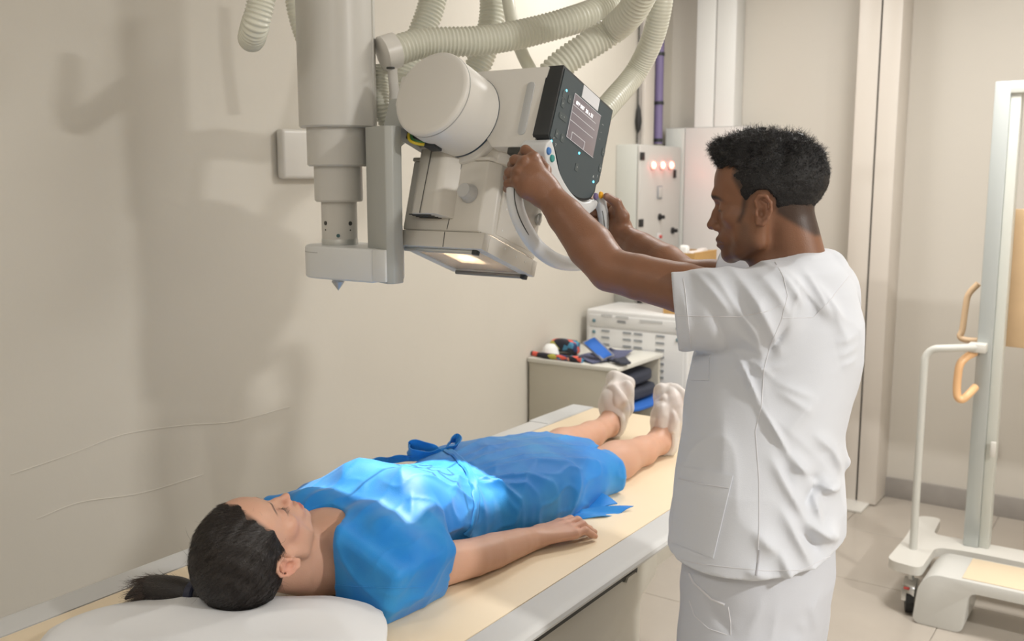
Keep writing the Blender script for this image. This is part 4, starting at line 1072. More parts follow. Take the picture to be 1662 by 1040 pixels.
# paler palms and finger tips, thumb nail
tn = va(at(983, 316, 2.297)); mixc((.55, .33, .25), np.exp(-(((V-tn)**2).sum(1))/(.0075**2))*.8)
cols *= (1+.05*noise3(V, 60, 3))[:, None]
M_mskin = mat('skin_dark_brown', (.2, .1, .06), .42, vcol='col', sub=.12, bump=.12, bscale=420, spec=.45)
man = thing('person', (bc.x, bc.y, 0), 'man in white short-sleeved scrubs with short black hair, standing and gripping the hand loop', 'person')
np_obj('body', V, Q, M_mskin, man, cols)
# ---- hair
Hs = Sdf(); Hs.frame(HO, HX, .001)
Hs.ell((16, 0, 12), (101, 79, 88), 0)
Hs.ell((74, 0, 58), (56, 56, 34), 14); Hs.ell((35, 0, 70), (62, 60, 32), 14); Hs.ell((104, 6, 66), (24, 40, 16), 10)
Hs.ell((-30, 0, 20), (64, 70, 66), 14)
Lc = Hs.loc()
Hs.add(lambda P: poly_sd(Lc(P)[:, [0, 2]], HAIRP)*.001, .004, 'i')
Hs.ell((58, 0, -62), (72, 70, 62), .006, 's')
Hs.frame()
def hairn(P):
    q = Lc(P); top = np.clip((q[:, 2]-5)/60, 0, 1)*.8+.2
    a = np.abs(noise3(q*va((.7, 1.3, 1.3)), .14, 5)); b = noise3(q*va((.6, 1.5, 1.5)), .32, 6); c = noise3(q, .75, 9)
    return ((a*7.5-4.0)*top + b*2.0*top + c*.9)*-.001
Hs.disp(hairn)
V, Q = Hs.mesh(tuple(HO-Vector((.19, .19, .14))), tuple(HO+Vector((.19, .19, .16))), .0026, 0)
M_hair = mat('hair_black', (.010, .0095, .010), .5, spec=.35, bump=.5, bscale=500)
hm = np_obj('hair', V, Q, M_hair, man)
def strands(name, roots, dirs, L_, r_, m, parent, seed=0, seg=5, curl=.3, drop=0, clip=None):
    """many thin three-sided hairs joined into one part"""
    rs = np.random.default_rng(seed); n = len(roots); P = roots.astype(f32); Dv = dirs/np.linalg.norm(dirs, axis=1, keepdims=True)
    pts = [P.copy()]; ll = L_*rs.uniform(.6, 1.2, n)[:, None]/seg
    cdir = rs.normal(0, 1, (n, 3))
    for k in range(seg):
        Dv = Dv+cdir*curl/seg+va((0, 0, -drop/seg)); Dv = Dv/np.linalg.norm(Dv, axis=1, keepdims=True); P = P+Dv*ll; pts.append(P.copy())
    pts = np.stack(pts, 1)                                            # n, seg+1, 3
    T_ = pts[:, -1]-pts[:, 0]; U = np.cross(T_, rs.normal(0, 1, (n, 3))); U /= np.linalg.norm(U, axis=1, keepdims=True); W_ = np.cross(T_, U); W_ /= np.linalg.norm(W_, axis=1, keepdims=True)
    V = np.empty((n, seg+1, 3, 3), f32)
    for j in range(3):
        a = 2*PI*j/3
        for k in range(seg+1):
            V[:, k, j] = pts[:, k]+(U*math.cos(a)+W_*math.sin(a))*r_*(1-.75*k/seg)
    base = (np.arange(n)*(seg+1)*3)[:, None, None]; kk = np.arange(seg)[None, :, None]*3; jj = np.arange(3)[None, None, :]; j2 = (jj+1) % 3
    Qs = np.stack([base+kk+jj, base+kk+j2, base+kk+3+j2, base+kk+3+jj], -1).reshape(-1, 4)
    o = np_obj(name, V.reshape(-1, 3), Qs, m, parent); o['kind'] = 'stuff'; return o
rs = np.random.default_rng(4)
q = loc_of(V, HO, HX, .001); sel = np.nonzero((np.abs(q[:, 1]) < 90))[0]
nrm = q-va((10, 0, 0)); nrm /= np.linalg.norm(nrm, axis=1, keepdims=True)
pick = rs.choice(sel, 14000); X_ = np.array(HX, f32)
top_ = np.clip((q[pick, 2]-10)/60, 0, 1)
loc_d = nrm[pick]*.22 + np.stack([np.where(q[pick, 0] > 20, .7, -.1), rs.normal(0, .35, len(pick)), -.55*(1-top_)+.15*top_], 1)+rs.normal(0, .25, (len(pick), 3))
M_strand = mat('hair_strand', (.014, .013, .014), .28, spec=.6)
strands('hair_strands', V[pick]-nrm[pick]@X_*.001, loc_d@X_, (.004+.012*top_)[:, None], .00042, M_strand, hm, 3, 4, 1.5)

# ------------------------------------------------------------------ scrub shirt
def row(z, xl, xr, b, t=1.86, dy=0):
    """outline of the shirt at height z: photograph columns xl..xr at depth t -> ellipse row"""
    m = atz_t(xl, xr, z, t); return m
def rowc(py, xl, xr, b, t):
    c = at((xl+xr)/2, py, t); hw = (xr-xl)/2*t/F
    d = (c-C0); d.z = 0; d.normalize(); p = (abs(d.y), abs(d.x))
    a = math.sqrt(max(.0001, hw*hw-(b*p[1])**2))/p[0]
    return (c.z, c.x, c.y, a, b)
rows = [rowc(930, 1090, 1358, .205, 1.84), rowc(880, 1090, 1364, .21, 1.84), rowc(820, 1098, 1366, .205, 1.845), rowc(760, 1104, 1362, .20, 1.85), rowc(700, 1112, 1366, .190, 1.86), rowc(640, 1119, 1380, .175, 1.865), rowc(580, 1130, 1393, .160, 1.87), rowc(520, 1150, 1396, .155, 1.875), rowc(470, 1182, 1387, .15, 1.875), rowc(436, 1215, 1374, .135, 1.87), rowc(418, 1240, 1362, .10, 1.87)]
T_ = Sdf()
T_.loft(rows, k=0, pw=2.15, cap=.03)
sL = at(1242, 494, 1.755); sR = RS+Vector((.02, -.02, -.01))
T_.chain([tuple(sL), tuple(at(1300, 480, 1.85)), tuple(sR)], [.052, .062, .055], .035, .03)
T_.chain([tuple(at(1250, 530, 1.77)), tuple(at(1300, 540, 1.86)), tuple(sR+Vector((0, 0, -.05)))], [.05, .08, .06], .04, .03)
# sleeve
cuff = at(1095, 503, 1.832); sd_ = (cuff-at(1225, 498, 1.755)); sdn = sd_.normalized()
T_.chain([tuple(at(1238, 502, 1.765)), tuple(at(1170, 503, 1.79)), tuple(cuff+sdn*.03)], [.072, .071, .0755], .016, .02)
rs_d = (RE-RS).normalized(); rc = RS+rs_d*.20
T_.chain([tuple(sR), tuple(rc)], [.060, .072], .03, .02)
# collar stand round the neck
T_.cone(tuple(at(1340, 432, 1.875)), tuple(at(1300, 452, 1.86)), .030, .05, .03)
T_.cone(tuple(at(1338, 728, 1.86)), tuple(at(1372, 749, 1.87)), .030, .008, .02)
T_.disp(strokes(at(1240, 520, 1.78), rgt, Vector((0, 0, 1)), [
    # sleeve folds (u right, v up, in 1.1 mm units)
    (-115, 80, -70, 20, 7, 3.2), (-95, 85, -20, -30, 8, 4), (-60, 88, 10, -40, 9, 4.5), (-20, 80, 20, 20, 8, 3), (-140, 60, -125, -40, 6, 1.5),
    (-100, 30, -60, -45, 9, -2.5), (-60, -10, -15, -45, 7, 2), (-75, 60, -45, 10, 8, -2.5),
    # shoulder to back
    (5, 95, 45, 30, 9, 4), (25, 85, 85, 15, 8, 4.5), (60, 80, 95, 10, 8, 4), (80, 60, 118, 5, 8, 4), (45, 60, 75, 20, 9, -3.5), (95, 30, 125, -30, 10, 2.5), (100, -30, 150, -20, 9, 2.5), (105, -50, 150, -38, 8, 2.5), (110, -66, 148, -58, 7, 2),
    # seam ridge armhole
    (38, 70, 20, 0, 4, 1.2), (20, 0, -5, -45, 5, -3.5),
    # side folds under the arm
    (-50, -50, -25, -120, 5, 4.5), (-25, -120, 15, -190, 5, 4), (-35, -55, 0, -80, 6, 2), (-30, -70, 20, -60, 6, 1.5), (0, -85, 60, -110, 7, 2), (5, -100, 55, -130, 7, 2), (10, -160, 70, -110, 10, 2),
    (15, -190, 60, -240, 9, 6), (60, -240, 120, -262, 10, 7), (60, -165, 110, -205, 10, 3), (-10, -200, 40, -290, 9, 5), (40, -290, 100, -335, 11, 6), (0, -270, 50, -360, 10, 5), (50, -360, 90, -392, 10, 4),
    (55, -250, 70, -300, 8, 4.5), (75, -300, 115, -345, 9, 4), (-5, -330, 25, -400, 8, 4.5), (95, -190, 125, -240, 12, 5), (70, -240, 45, -270, 8, -5), (-45, -300, -10, -330, 12, 3), (-60, -355, -20, -365, 10, 2.5),
    (30, -215, 85, -250, 8, -4), (25, -300, 70, -345, 8, -4), (5, -210, 25, -255, 7, -3),
    (-75, -130, -85, -250, 14, 1.5), (-110, -60, -118, -150, 10, 1.5)], unit=.00112, gain=3.0, n=-.14))
T_.disp(lambda P: noise3(P, 22, 11)*.0020-np.clip(1-np.abs(noise3(P*va((1, 1, .6)), 24, 12))*2.2, 0, 1)**2*.0030)
# cuts : cuff, neck hole, hem
T_.add(lambda P: (P-va(cuff))@va(sdn), .0015, 'i') if False else None
def cut_cuff(c, dn, reach):
    c = va(c); dn = va(dn)
    def f(P):
        q = P-c; h = q@dn; rad = np.sqrt(np.maximum((q*q).sum(1)-h*h, 0)); return np.maximum(h*-1, rad-reach)   # region beyond the cuff
    return f
rc_ = (cuff-C0).normalized(); cn_ = (sdn-rc_*sdn.dot(rc_)).normalized()
T_.add(cut_cuff(cuff, (cn_+Vector((0, 0, -.06))).normalized(), .16), .001, 's')
T_.add(cut_cuff(rc, rs_d, .14), .001, 's')
# hollow inside the sleeve ends
T_.chain([tuple(LS.lerp(LE, .15)), tuple(cuff+sdn*.06)], [.05, .066], .001, .001, 's') if False else None
T_.cone(tuple(cuff-sdn*.045+Vector((0, 0, .008))), tuple(cuff+sdn*.04), .055, .067, .002, 's')
T_.cone(tuple(rc-rs_d*.04), tuple(rc+rs_d*.04), .052, .063, .002, 's')
# neck opening
T_.frame(HO, HX, .001)
T_.cone((-12, 0, -95), (0, 0, -150), 61, 58, 3, 's')
T_.cone((60, 0, -120), (30, 0, -160), 40, 40, 3, 's')
T_.frame()
# hem, slightly curved, lower at the front
hz0 = at(1240, 935, 1.70).z
T_.add(lambda P: ((hz0+.012+.10*(P[:, 0]-bc.x)**2*4)-P[:, 2]), .001, 'i')
V, Q = T_.mesh((-1.03, 1.42, .78), (-.30, 2.28, 1.56), .0034, 1)
print('shirt', len(V))
M_cloth = mat('scrub_cotton', (.60, .625, .675), .75, bump=.10, bscale=700, sheen=.2)
shirt = np_obj('shirt', V, Q, M_cloth, man)
# stitching and pocket on the shirt: found by casting rays onto the mesh
from mathutils.bvhtree import BVHTree
def bvh_of(V, Q): return BVHTree.FromPolygons([tuple(map(float, v)) for v in V], [tuple(map(int, q)) for q in Q])
bt = bvh_of(V, Q)
def onsurf(bt, px, py, lift=.0):
    d = (at(px, py, 1)-C0).normalized(); h, n, i, dd = bt.ray_cast(C0, d)
    return None if h is None else h+n*lift
def seam(bt, name, pts, r_, m, parent, lift=.0003, step=5):
    out = []
    for (x0, y0), (x1, y1) in zip(pts, pts[1:]):
        n = max(1, int(math.hypot(x1-x0, y1-y0)/step))
        for k in range(n): 
            p = onsurf(bt, x0+(x1-x0)*k/n, y0+(y1-y0)*k/n, lift)
            if p is not None: out.append(p)
    p = onsurf(bt, *pts[-1], lift); 
    if p is not None: out.append(p)
    run = [out[0]]; mb = MB(); ok = 0
    for p in out[1:]:
        if (p-run[-1]).length > .03:
            if len(run) > 1: mb.tube(run, r_, 6); ok = 1
            run = [p]
        else: run.append(p)
    if len(run) > 1: mb.tube(run, r_, 6); ok = 1
    if ok: return mb.build(name, m, parent)
M_stitch = mat('seam_white', (.66, .66, .69), .8)
seam(bt, 'cuff_seam', [(1109, 452), (1112, 470), (1117, 520), (1122, 566)], .0007, M_stitch, shirt)
seam(bt, 'sleeve_seam', [(1100, 512), (1140, 513), (1200, 514), (1245, 505), (1268, 495)], .0007, M_stitch, shirt)
seam(bt, 'armhole_seam', [(1258, 425), (1272, 450), (1278, 480), (1268, 520), (1250, 560), (1240, 600), (1236, 660), (1226, 700), (1232, 780), (1232, 860), (1228, 930)], .0007, M_stitch, shirt)
seam(bt, 'yoke_seam', [(1270, 516), (1320, 515), (1345, 490), (1378, 448)], .0006, M_stitch, shirt)
seam(bt, 'hem_seam', [(1096, 905), (1130, 914), (1180, 920), (1240, 926), (1300, 925), (1352, 900)], .0006, M_stitch, shirt)
def patch(bt, name, corners, m, parent, th=.0016, n=8, lift=.0006):
    """cloth patch lying on the surface, between four picture corners (a,b,c,d)"""
    A, B, Cq, D = corners; top_v = []; 
    for i in range(n+1):
        for j in range(n+1):
            u, v = i/n, j/n
            x = A[0]*(1-u)*(1-v)+B[0]*u*(1-v)+Cq[0]*u*v+D[0]*(1-u)*v; y = A[1]*(1-u)*(1-v)+B[1]*u*(1-v)+Cq[1]*u*v+D[1]*(1-u)*v
            p = onsurf(bt, x, y, th)
            if p is None: return None
            top_v.append(p)
    bm = bmesh.new(); vs_ = [bm.verts.new(p) for p in top_v]
    for i in range(n):
        for j in range(n): bm.faces.new((vs_[i*(n+1)+j], vs_[(i+1)*(n+1)+j], vs_[(i+1)*(n+1)+j+1], vs_[i*(n+1)+j+1]))
    bm.normal_update()
    bm.faces.ensure_lookup_table()
    if bm.faces[0].normal.dot(C0-top_v[0]) < 0: bmesh.ops.reverse_faces(bm, faces=bm.faces[:])
    bm.normal_update(); ns = {v: v.normal.copy() for v in bm.verts}
    r = bmesh.ops.extrude_face_region(bm, geom=bm.faces[:]); new = [g for g in r['geom'] if isinstance(g, bmesh.types.BMVert)]
    old = [v for v in bm.verts if v not in set(new)]
    for v in old: v.co -= ns.get(v, Vector((0, 0, 0)))*(th+.002)
    bmesh.ops.recalc_face_normals(bm, faces=bm.faces[:])
    me = bpy.data.meshes.new(name); bm.to_mesh(me); bm.free()
    return link(name, me, m, parent, 40)
patch(bt, 'hip_pocket', [(1101, 756), (1190, 772), (1158, 906), (1092, 880)], M_cloth, shirt, .0022, 10)
seam(bt, 'pocket_hem_seam', [(1103, 776), (1140, 786), (1184, 792)], .0006, M_stitch, shirt, .0027)
patch(bt, 'chest_badge', [(1127, 578), (1152, 576), (1151, 618), (1122, 617)], M_cloth, shirt, .0018, 5)
# side slit at the hem
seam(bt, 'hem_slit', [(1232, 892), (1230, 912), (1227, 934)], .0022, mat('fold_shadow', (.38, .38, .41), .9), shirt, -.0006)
# ------------------------------------------------------------------ trousers, down to the clogs
U = Sdf(); tc2 = rowc(940, 1112, 1350, .185, 1.84)
zt2 = hz0+.09
rows = [(zt2, tc2[1], tc2[2], tc2[3]*.90, .175), rowc(935, 1112, 1350, .185, 1.84), rowc(1000, 1115, 1340, .18, 1.84)]
zb2 = rows[-1][0]
rows += [(zb2-.08, rows[-1][1], rows[-1][2], rows[-1][3]*.9, .175)]
U.loft(rows, k=.03, pw=2.2, cap=.03)
cxm, cym = tc2[1], tc2[2]
for sy in (-.10, .10):
    U.chain([(cxm, cym+sy, .80), (cxm+.0, cym+sy*1.0, .50), (cxm+.02, cym+sy*1.0, .06)], [.098, .075, .068], .04, .02)
U.disp(strokes(at(1240, 980, 1.75), rgt, Vector((0, 0, 1)), [(-20, 40, -45, -20, 7, 3), (5, 30, -10, -40, 7, 3), (60, 20, 85, -40, 9, 4), (40, -5, 60, -30, 6, 3), (85, 30, 70, 0, 6, 3), (-110, 30, -60, -25, 6, -3), (20, -30, 60, -45, 9, 2.5)], unit=.00112))
U.disp(lambda P: noise3(P, 20, 21)*.002)
U.add(lambda P: .035-P[:, 2], .001, 'i')
V, Q = U.mesh((cxm-.22, cym-.26, .02), (cxm+.22, cym+.26, zt2+.03), .005, 1)
M_trs = mat('trouser_cotton', (.54, .56, .61), .75, bump=.10, bscale=700)
trs = np_obj('trousers', V, Q, M_trs, man)
bt2 = bvh_of(V, Q)
seam(bt2, 'trouser_pocket', [(1119, 930), (1126, 945), (1140, 958), (1155, 972), (1176, 981)], .0022, M_stitch, trs, .0006)
seam(bt2, 'side_seam', [(1182, 985), (1186, 1010), (1186, 1030)], .0008, M_stitch, trs)
seam(bt2, 'pocket_seam', [(1119, 975), (1128, 1000), (1150, 1020), (1180, 1030)], .0008, M_stitch, trs)
for sy in (-.10, .10):
    Fz = Sdf(); Fz.ell((cxm-.05, cym+sy, .035), (.14, .05, .035), .01).ell((cxm-.12, cym+sy, .03), (.07, .052, .035), .02).box((cxm-.045, cym+sy, .012), (.14, .048, .012), .01, .01)
    Fz.half((0, 0, .001), (0, 0, -1), .001)
    V, Q = Fz.mesh((cxm-.22, cym+sy-.08, -.01), (cxm+.14, cym+sy+.08, .1), .005, 1)
    np_obj('shoe', V, Q, M_white, man)
# ------------------------------------------------------------------ the patient
XM = -1.397
th_ = math.radians(17)
WF = Vector((.10, math.sin(th_), math.cos(th_))).normalized()
WX = ax3(WF, (0.02, -math.cos(th_), math.sin(th_)))
WO = Vector((XM, 1.1465, .9455)); WS = .00098
W = Sdf()
W.frame(WO, WX, WS); head_sdf(W, False); ear_sdf(W, -1, (11, 71, -46), 1.12); ear_sdf(W, 1, (11, 71, -46), 1.12)
W.cone((-14, 0, -70), (-30, 0, -190), 45, 52, 16)
W.cone((28, 0, -100), (0, 0, -190), 30, 40, 18)
W.frame()
W.ell((XM, 1.49, .872), (.150, .19, .094), .04)
W.ell((XM, 1.40, .90), (.12, .07, .062), .03)
for sx in (1, -1):
    W.chain([(XM+.03*sx, 1.375, .945), (XM+.09*sx, 1.375, .94), (XM+.15*sx, 1.375, .905)], [.014, .014, .03], .03, .02)
    W.ell((XM+.068*sx, 1.53, .94), (.062, .07, .06), .03)
W.ell((XM, 1.72, .868), (.135, .16, .075), .04); W.ell((XM, 1.86, .865), (.165, .12, .08), .05)
W.cone((XM, 1.28, .905), (XM, 1.38, .895), .050, .07, .03)
AS, AE, AW = Vector((-1.235, 1.40, .868)), Vector((-1.197, 1.605, .843)), Vector((-1.170, 1.81, .830))
for mx in (0, 1):
    def q_(v): v = Vector(v); return (v.x if not mx else 2*XM-v.x, v.y, v.z)
    W.chain([q_(AS), q_(AS.lerp(AE, .5)), q_(AE), q_(AE.lerp(AW, .3)), q_(AE.lerp(AW, .7)), q_(AW+Vector((0, 0, -.002)))], [.052, .046, .0405, .039, .0315, .0255], .03, .003)
    d_ = Vector((.36, .93, 0)).normalized(); p_ = Vector((.93, -.36, 0)).normalized(); c_ = AW+d_*.088+Vector((0, 0, -.0))
    k_ = .0025
    for i, (s_, zz, ln, r0) in enumerate(((-.031, .834, .070, .0098), (-.010, .837, .078, .0100), (.012, .834, .072, .0096), (.032, .828, .057, .0086))):
        m_ = c_+p_*s_; m_.z = zz
        W.chain([q_(AW+p_*s_*.45), q_(m_)], [.016, .0125], .012, .004)
        W.ell(q_(m_+Vector((0, 0, .003))), (.0105, .0105, .0095), .006)
        dd = (d_+p_*s_*1.5).normalized()
        p1 = m_+dd*ln*.5+Vector((0, 0, .003)); p2 = m_+dd*ln*.80; p2.z = .818; p3 = m_+dd*ln; p3.z = .8115
        W.chain([q_(m_), q_(p1), q_(p2), q_(p3)], [r0*1.15, r0*1.05, r0*.95, r0*.8], k_, .004)
    t0 = AW+d_*.02-p_*.02; t1 = AW+d_*.055-p_*.045; t2 = AW+d_*.085-p_*.052; t1.z = .824; t2.z = .815
    W.chain([q_(t0), q_(t1), q_(t2)], [.018, .0125, .0095], .010, .006)
LEG = {1: [(-1.31, 1.95, .875), (-1.287, 2.26, .853), (-1.282, 2.40, .848), (-1.274, 2.55, .842), (-1.272, 2.645, .846), (-1.271, 2.674, .836), (-1.270, 2.708, .905), (-1.268, 2.732, .958)],
       -1: [(-1.47, 1.95, .875), (-1.477, 2.29, .855), (-1.485, 2.44, .848), (-1.492, 2.62, .842), (-1.497, 2.735, .846), (-1.498, 2.765, .836), (-1.502, 2.797, .898), (-1.504, 2.828, .945)]}
for sd, L_ in LEG.items():
    W.chain(L_[:2], [.088, .056], .04, .02)
    W.ell(tuple(Vector(L_[1])+Vector((0, -.005, .022))), (.040, .042, .034), .02)
    W.chain(L_[1:5], [.054, .052, .041, .034], .02, .02)
    W.ell(tuple(Vector(L_[2])+Vector((0, .0, -.006))), (.050, .10, .045), .03)
    W.ell(tuple(Vector(L_[5])), (.030, .034, .033), .015)
    W.chain([L_[4], L_[6], L_[7]], [.034, .030, .024], .02, .02)
    W.ell(tuple(Vector(L_[7])+Vector((0, .0, .0))), (.042, .022, .034), .015)
    for ax_ in (-1, 1): W.ell(tuple(Vector(L_[4])+Vector((.031*ax_, 0, 0))), (.010, .012, .012), .012)
V, Q = W.mesh((-1.80, .98, .79), (-1.0, 2.92, 1.12), .0028, 1)
print('woman', len(V))
V[:, 2] = np.maximum(V[:, 2], .8012)
q = loc_of(V, WO, WX, WS); cols = np.tile(va((.58, .335, .235)), (len(V), 1))
inh = (np.abs(q) < 200).all(1)
def w2h(pts):        # picture columns/rows on the midline plane -> head (x, z)
    out = []
    for x, y in pts:
        p = atx(x, y, XM+.0); l = loc_of(np.array([tuple(p)], f32), WO, WX, WS)[0]; out.append((l[0], l[2]))
    return out
HAIRW = [(122, 52), (106, 44), (94, 24), (82, 4), (66, -10), (52, -18), (44, -34), (39, -34), (32, -24), (20, -16), (4, -14), (-10, -24), (-16, -50), (-18, -72), (-40, -96), (-70, -110), (-130, -90), (-130, 130), (60, 130), (108, 90)]
cheek = np.exp(-((q[:, 0]-75)/28)**2-((np.abs(q[:, 1])-42)/25)**2-((q[:, 2]+66)/24)**2)*inh; mixc((.62, .27, .20), .45*cheek)
nosec = np.exp(-((q[:, 0]-122)/18)**2-(q[:, 1]/18)**2-((q[:, 2]+74)/16)**2)*inh; mixc((.62, .27, .19), .4*nosec)
lip = np.exp(-((q[:, 2]+109.5)/7.2)**4-((q[:, 1])/19)**4)*(q[:, 0] > 94)*inh; mixc((.46, .07, .08), .85*lip)
def browf(y):
    u = q[:, 1]*y; return np.exp(-((q[:, 2]+19-.12*(30-np.abs(u-30))*.5)/2.8)**4-((u-28)/17)**6)*(q[:, 0] > 76)*(u > 5)
mixc((.05, .028, .02), np.clip(browf(1)+browf(-1), 0, 1)*.85*inh)
for y in (1, -1):
    lash = np.exp(-((q[:, 2]+46.8)/1.9)**4-((q[:, 1]*y-31)/13)**6)*(q[:, 0] > 90)*inh; mixc((.02, .012, .01), lash*.95)
    lid = np.exp(-((q[:, 2]+38)/7)**2-((q[:, 1]*y-31)/14)**4)*(q[:, 0] > 90)*inh; mixc((.40, .19, .14), lid*.4)
mixc((.62, .24, .17), .5*np.exp(-((q[:, 0]-9)/18)**4-((q[:, 2]+46)/26)**4)*(np.abs(q[:, 1]) > 73)*inh)
hdw = poly_sd(q[:, [0, 2]], HAIRW); mixc((.03, .02, .016), ss(-hdw, 3, 14)*inh*.8)
# finger nails and redder knuckles
mixc((.55, .27, .20), .5*np.exp(-(((V-va((-1.13, 1.90, .84)))**2).sum(1))/(.045**2)))
for L_ in LEG.values(): mixc((.52, .26, .18), .45*np.exp(-(((V-va(L_[1])-va((0, 0, .03)))**2).sum(1))/(.05**2)))
cols *= (1+.045*noise3(V, 40, 5))[:, None]
M_wskin = mat('skin_light', (.6, .35, .25), .45, vcol='col', sub=.15, bump=.10, bscale=420, spec=.4)
wom = thing('person', (XM, 1.9, TZ), 'woman in blue paper gown lying on her back on the table with eyes closed', 'person')
np_obj('body', V, Q, M_wskin, wom, cols)
# ---- hair pulled back
Hw = Sdf(); Hw.frame(WO, WX, WS)
Hw.ell((14, 0, 8), (101, 82, 92), 0); Hw.ell((-20, 0, 0), (74, 80, 84), 20); Hw.ell((-50, 8, -30), (52, 60, 58), 25)
Lw = Hw.loc()
Hw.add(lambda P: poly_sd(Lw(P)[:, [0, 2]], HAIRW)*WS, .004, 'i')
Hw.ell((62, 0, -55), (66, 70, 66), 6, 's')
band = atz(318, 964, .868)
bl = Lw(np.array([tuple(band)], f32))[0]
def comb(P):
    q = Lw(P)-bl; r_ = np.sqrt((q*q).sum(1))+1e-3; a = np.arctan2(q[:, 1], q[:, 0]+60); b = np.arctan2(q[:, 2], q[:, 0]+60)
    return (np.sin(a*34+1.3*np.sin(b*5))*np.sin(b*26+2*np.sin(a*4))*1.1+np.sin(a*71+b*40)*.5)*-.001
Hw.disp(comb); Hw.frame()
V, Q = Hw.mesh(tuple(WO-Vector((.16, .16, .15))), tuple(WO+Vector((.16, .19, .16))), .0026, 0)
V[:, 2] = np.maximum(V[:, 2], .858)
M_whair = mat('hair_dark_brown', (.012, .0085, .007), .42, spec=.45, bump=.4, bscale=400)
hw = np_obj('hair', V, Q, M_whair, wom)
# long combed strands lying on the hair
q = loc_of(V, WO, WX, WS); rs = np.random.default_rng(8); pick = rs.choice(len(V), 9000); q = q[pick]
ctr = va((0, 0, 0)); nrm = q-ctr; nrm /= np.linalg.norm(nrm, axis=1, keepdims=True)
tow = bl-q; tow -= nrm*(tow*nrm).sum(1)[:, None]; tow /= np.linalg.norm(tow, axis=1, keepdims=True)+1e-6
tow = tow+rs.normal(0, .04, tow.shape)-nrm*.03
XW = np.array(WX, f32)
strands('hair_strands', V[pick]+(nrm@XW)*.0006, (tow@XW), np.full((9000, 1), .014), .00035, mat('hair_strand_brown', (.022, .015, .012), .28, spec=.7), hw, 5, 5, .10)
fly = rs.choice(len(V), 70); qf = loc_of(V[fly], WO, WX, WS); nf = qf/np.linalg.norm(qf, axis=1, keepdims=True)
strands('flyaway_hair', V[fly], (nf*.6+rs.normal(0, .7, nf.shape))@XW, np.full((70, 1), .03), .00022, M_whair, hw, 6, 6, 1.2)
pt = MB().tube(spline([tuple(band+Vector((.03, .02, .012))), tuple(band), tuple(atz(285, 960, .868)), tuple(atz(245, 955, .866)), tuple(atz(218, 962, .858)), tuple(atz(203, 972, .852))], 8), [ .022, .021, .019, .017, .0165, .017, .018, .019, .0195]+[.021, .023, .0245, .026, .027, .028, .0285, .029]+[.029, .029, .0285, .028, .0275, .027, .026, .025]+[.024, .023, .021, .019, .017, .014, .012, .010]+[.009, .008, .007, .006, .005, .004, .0035, .002], 20)
po = pt.build('ponytail', M_whair, wom, 180)
n_ = 1500; sp_l = spline([tuple(band), tuple(atz(285, 960, .868)), tuple(atz(245, 955, .866)), tuple(atz(212, 964, .856))], 8)
idx = rs.integers(0, len(sp_l)-4, n_); ang = rs.uniform(0, 2*PI, n_); rad = .024
base = np.array([tuple(sp_l[i]) for i in idx], f32); nx_ = np.array([tuple((sp_l[i+1]-sp_l[i]).normalized()) for i in idx], f32)
up_ = va((0, 0, 1)); sd2 = np.cross(nx_, up_); rr_ = np.where(idx < 4, .019, rad)[:, None]
off = (sd2*np.cos(ang)[:, None]+up_*np.sin(ang)[:, None])*rr_
strands('ponytail_strands', base+off, nx_+off*.5, np.full((n_, 1), .035), .0004, mat('hair_strand_brown2', (.06, .04, .03), .35, spec=.7), po, 9, 5, .25)
MB().lathe([(.021, -.009), (.0245, -.006), (.0245, .006), (.021, .009)], tuple(band+Vector((-.004, -.004, 0))), tuple(sp_l[2]-sp_l[0]), n=28).build('hair_band', mat('band_navy', (.012, .015, .035), .6), wom)
# lashes of the near eye
e0 = WO + Vector(WX[0])*WS*106 - Vector(WX[1])*WS*31 - Vector(WX[2])*WS*47
er = np.array([tuple(WO + Vector(WX[0])*WS*(106-abs(k-7)**2*.09) - Vector(WX[1])*WS*(20+k*1.6) - Vector(WX[2])*WS*(46.5)) for k in range(15)]*2, f32)
strands('eye_lashes', er, np.tile(np.array(tuple(Vector(WX[0])*.8-Vector(WX[2])*.9), f32), (30, 1))+rs.normal(0, .12, (30, 3)), np.full((30, 1), .009), .0003, M_whair, wom, 12, 4, .2)
# ------------------------------------------------------------------ gown
G_ = Sdf()
rows = [(1.315, XM, .865, .205, .075), (1.36, XM, .868, .225, .096), (1.42, XM, .872, .232, .112), (1.485, XM, .878, .230, .125), (1.52, XM, .880, .20, .132), (1.545, XM, .882, .172, .134), (1.60, XM, .878, .165, .128), (1.68, XM, .87, .158, .112), (1.765, XM, .862, .158, .102), (1.85, XM, .862, .182, .110), (1.95, XM, .862, .197, .114), (2.05, XM, .86, .200, .108), (2.18, XM+.005, .852, .198, .092), (2.30, XM+.01, .848, .192, .078), (2.36, XM+.01, .846, .19, .074)]
G_.loft(rows, axis=1, k=0, pw=2.5, cap=.012)
G_.box((XM+.112, 1.405, .862), (.106, .095, .092), .016, .02, rot=[[.94, 0, .342], [0, 1, 0], [-.342, 0, .94]])
for sx in (1, -1): G_.ell((XM+.070*sx, 1.545, .955), (.066, .075, .068), .035)
G_.chain([(XM-.03, 1.42, .955), (-1.50, 1.40, .965), (-1.585, 1.385, .955)], [.03, .022, .012], .03, .02)
G_.chain([(XM+.07, 1.41, .955), (-1.27, 1.40, .945), (-1.20, 1.40, .915)], [.03, .03, .03], .03, .02)
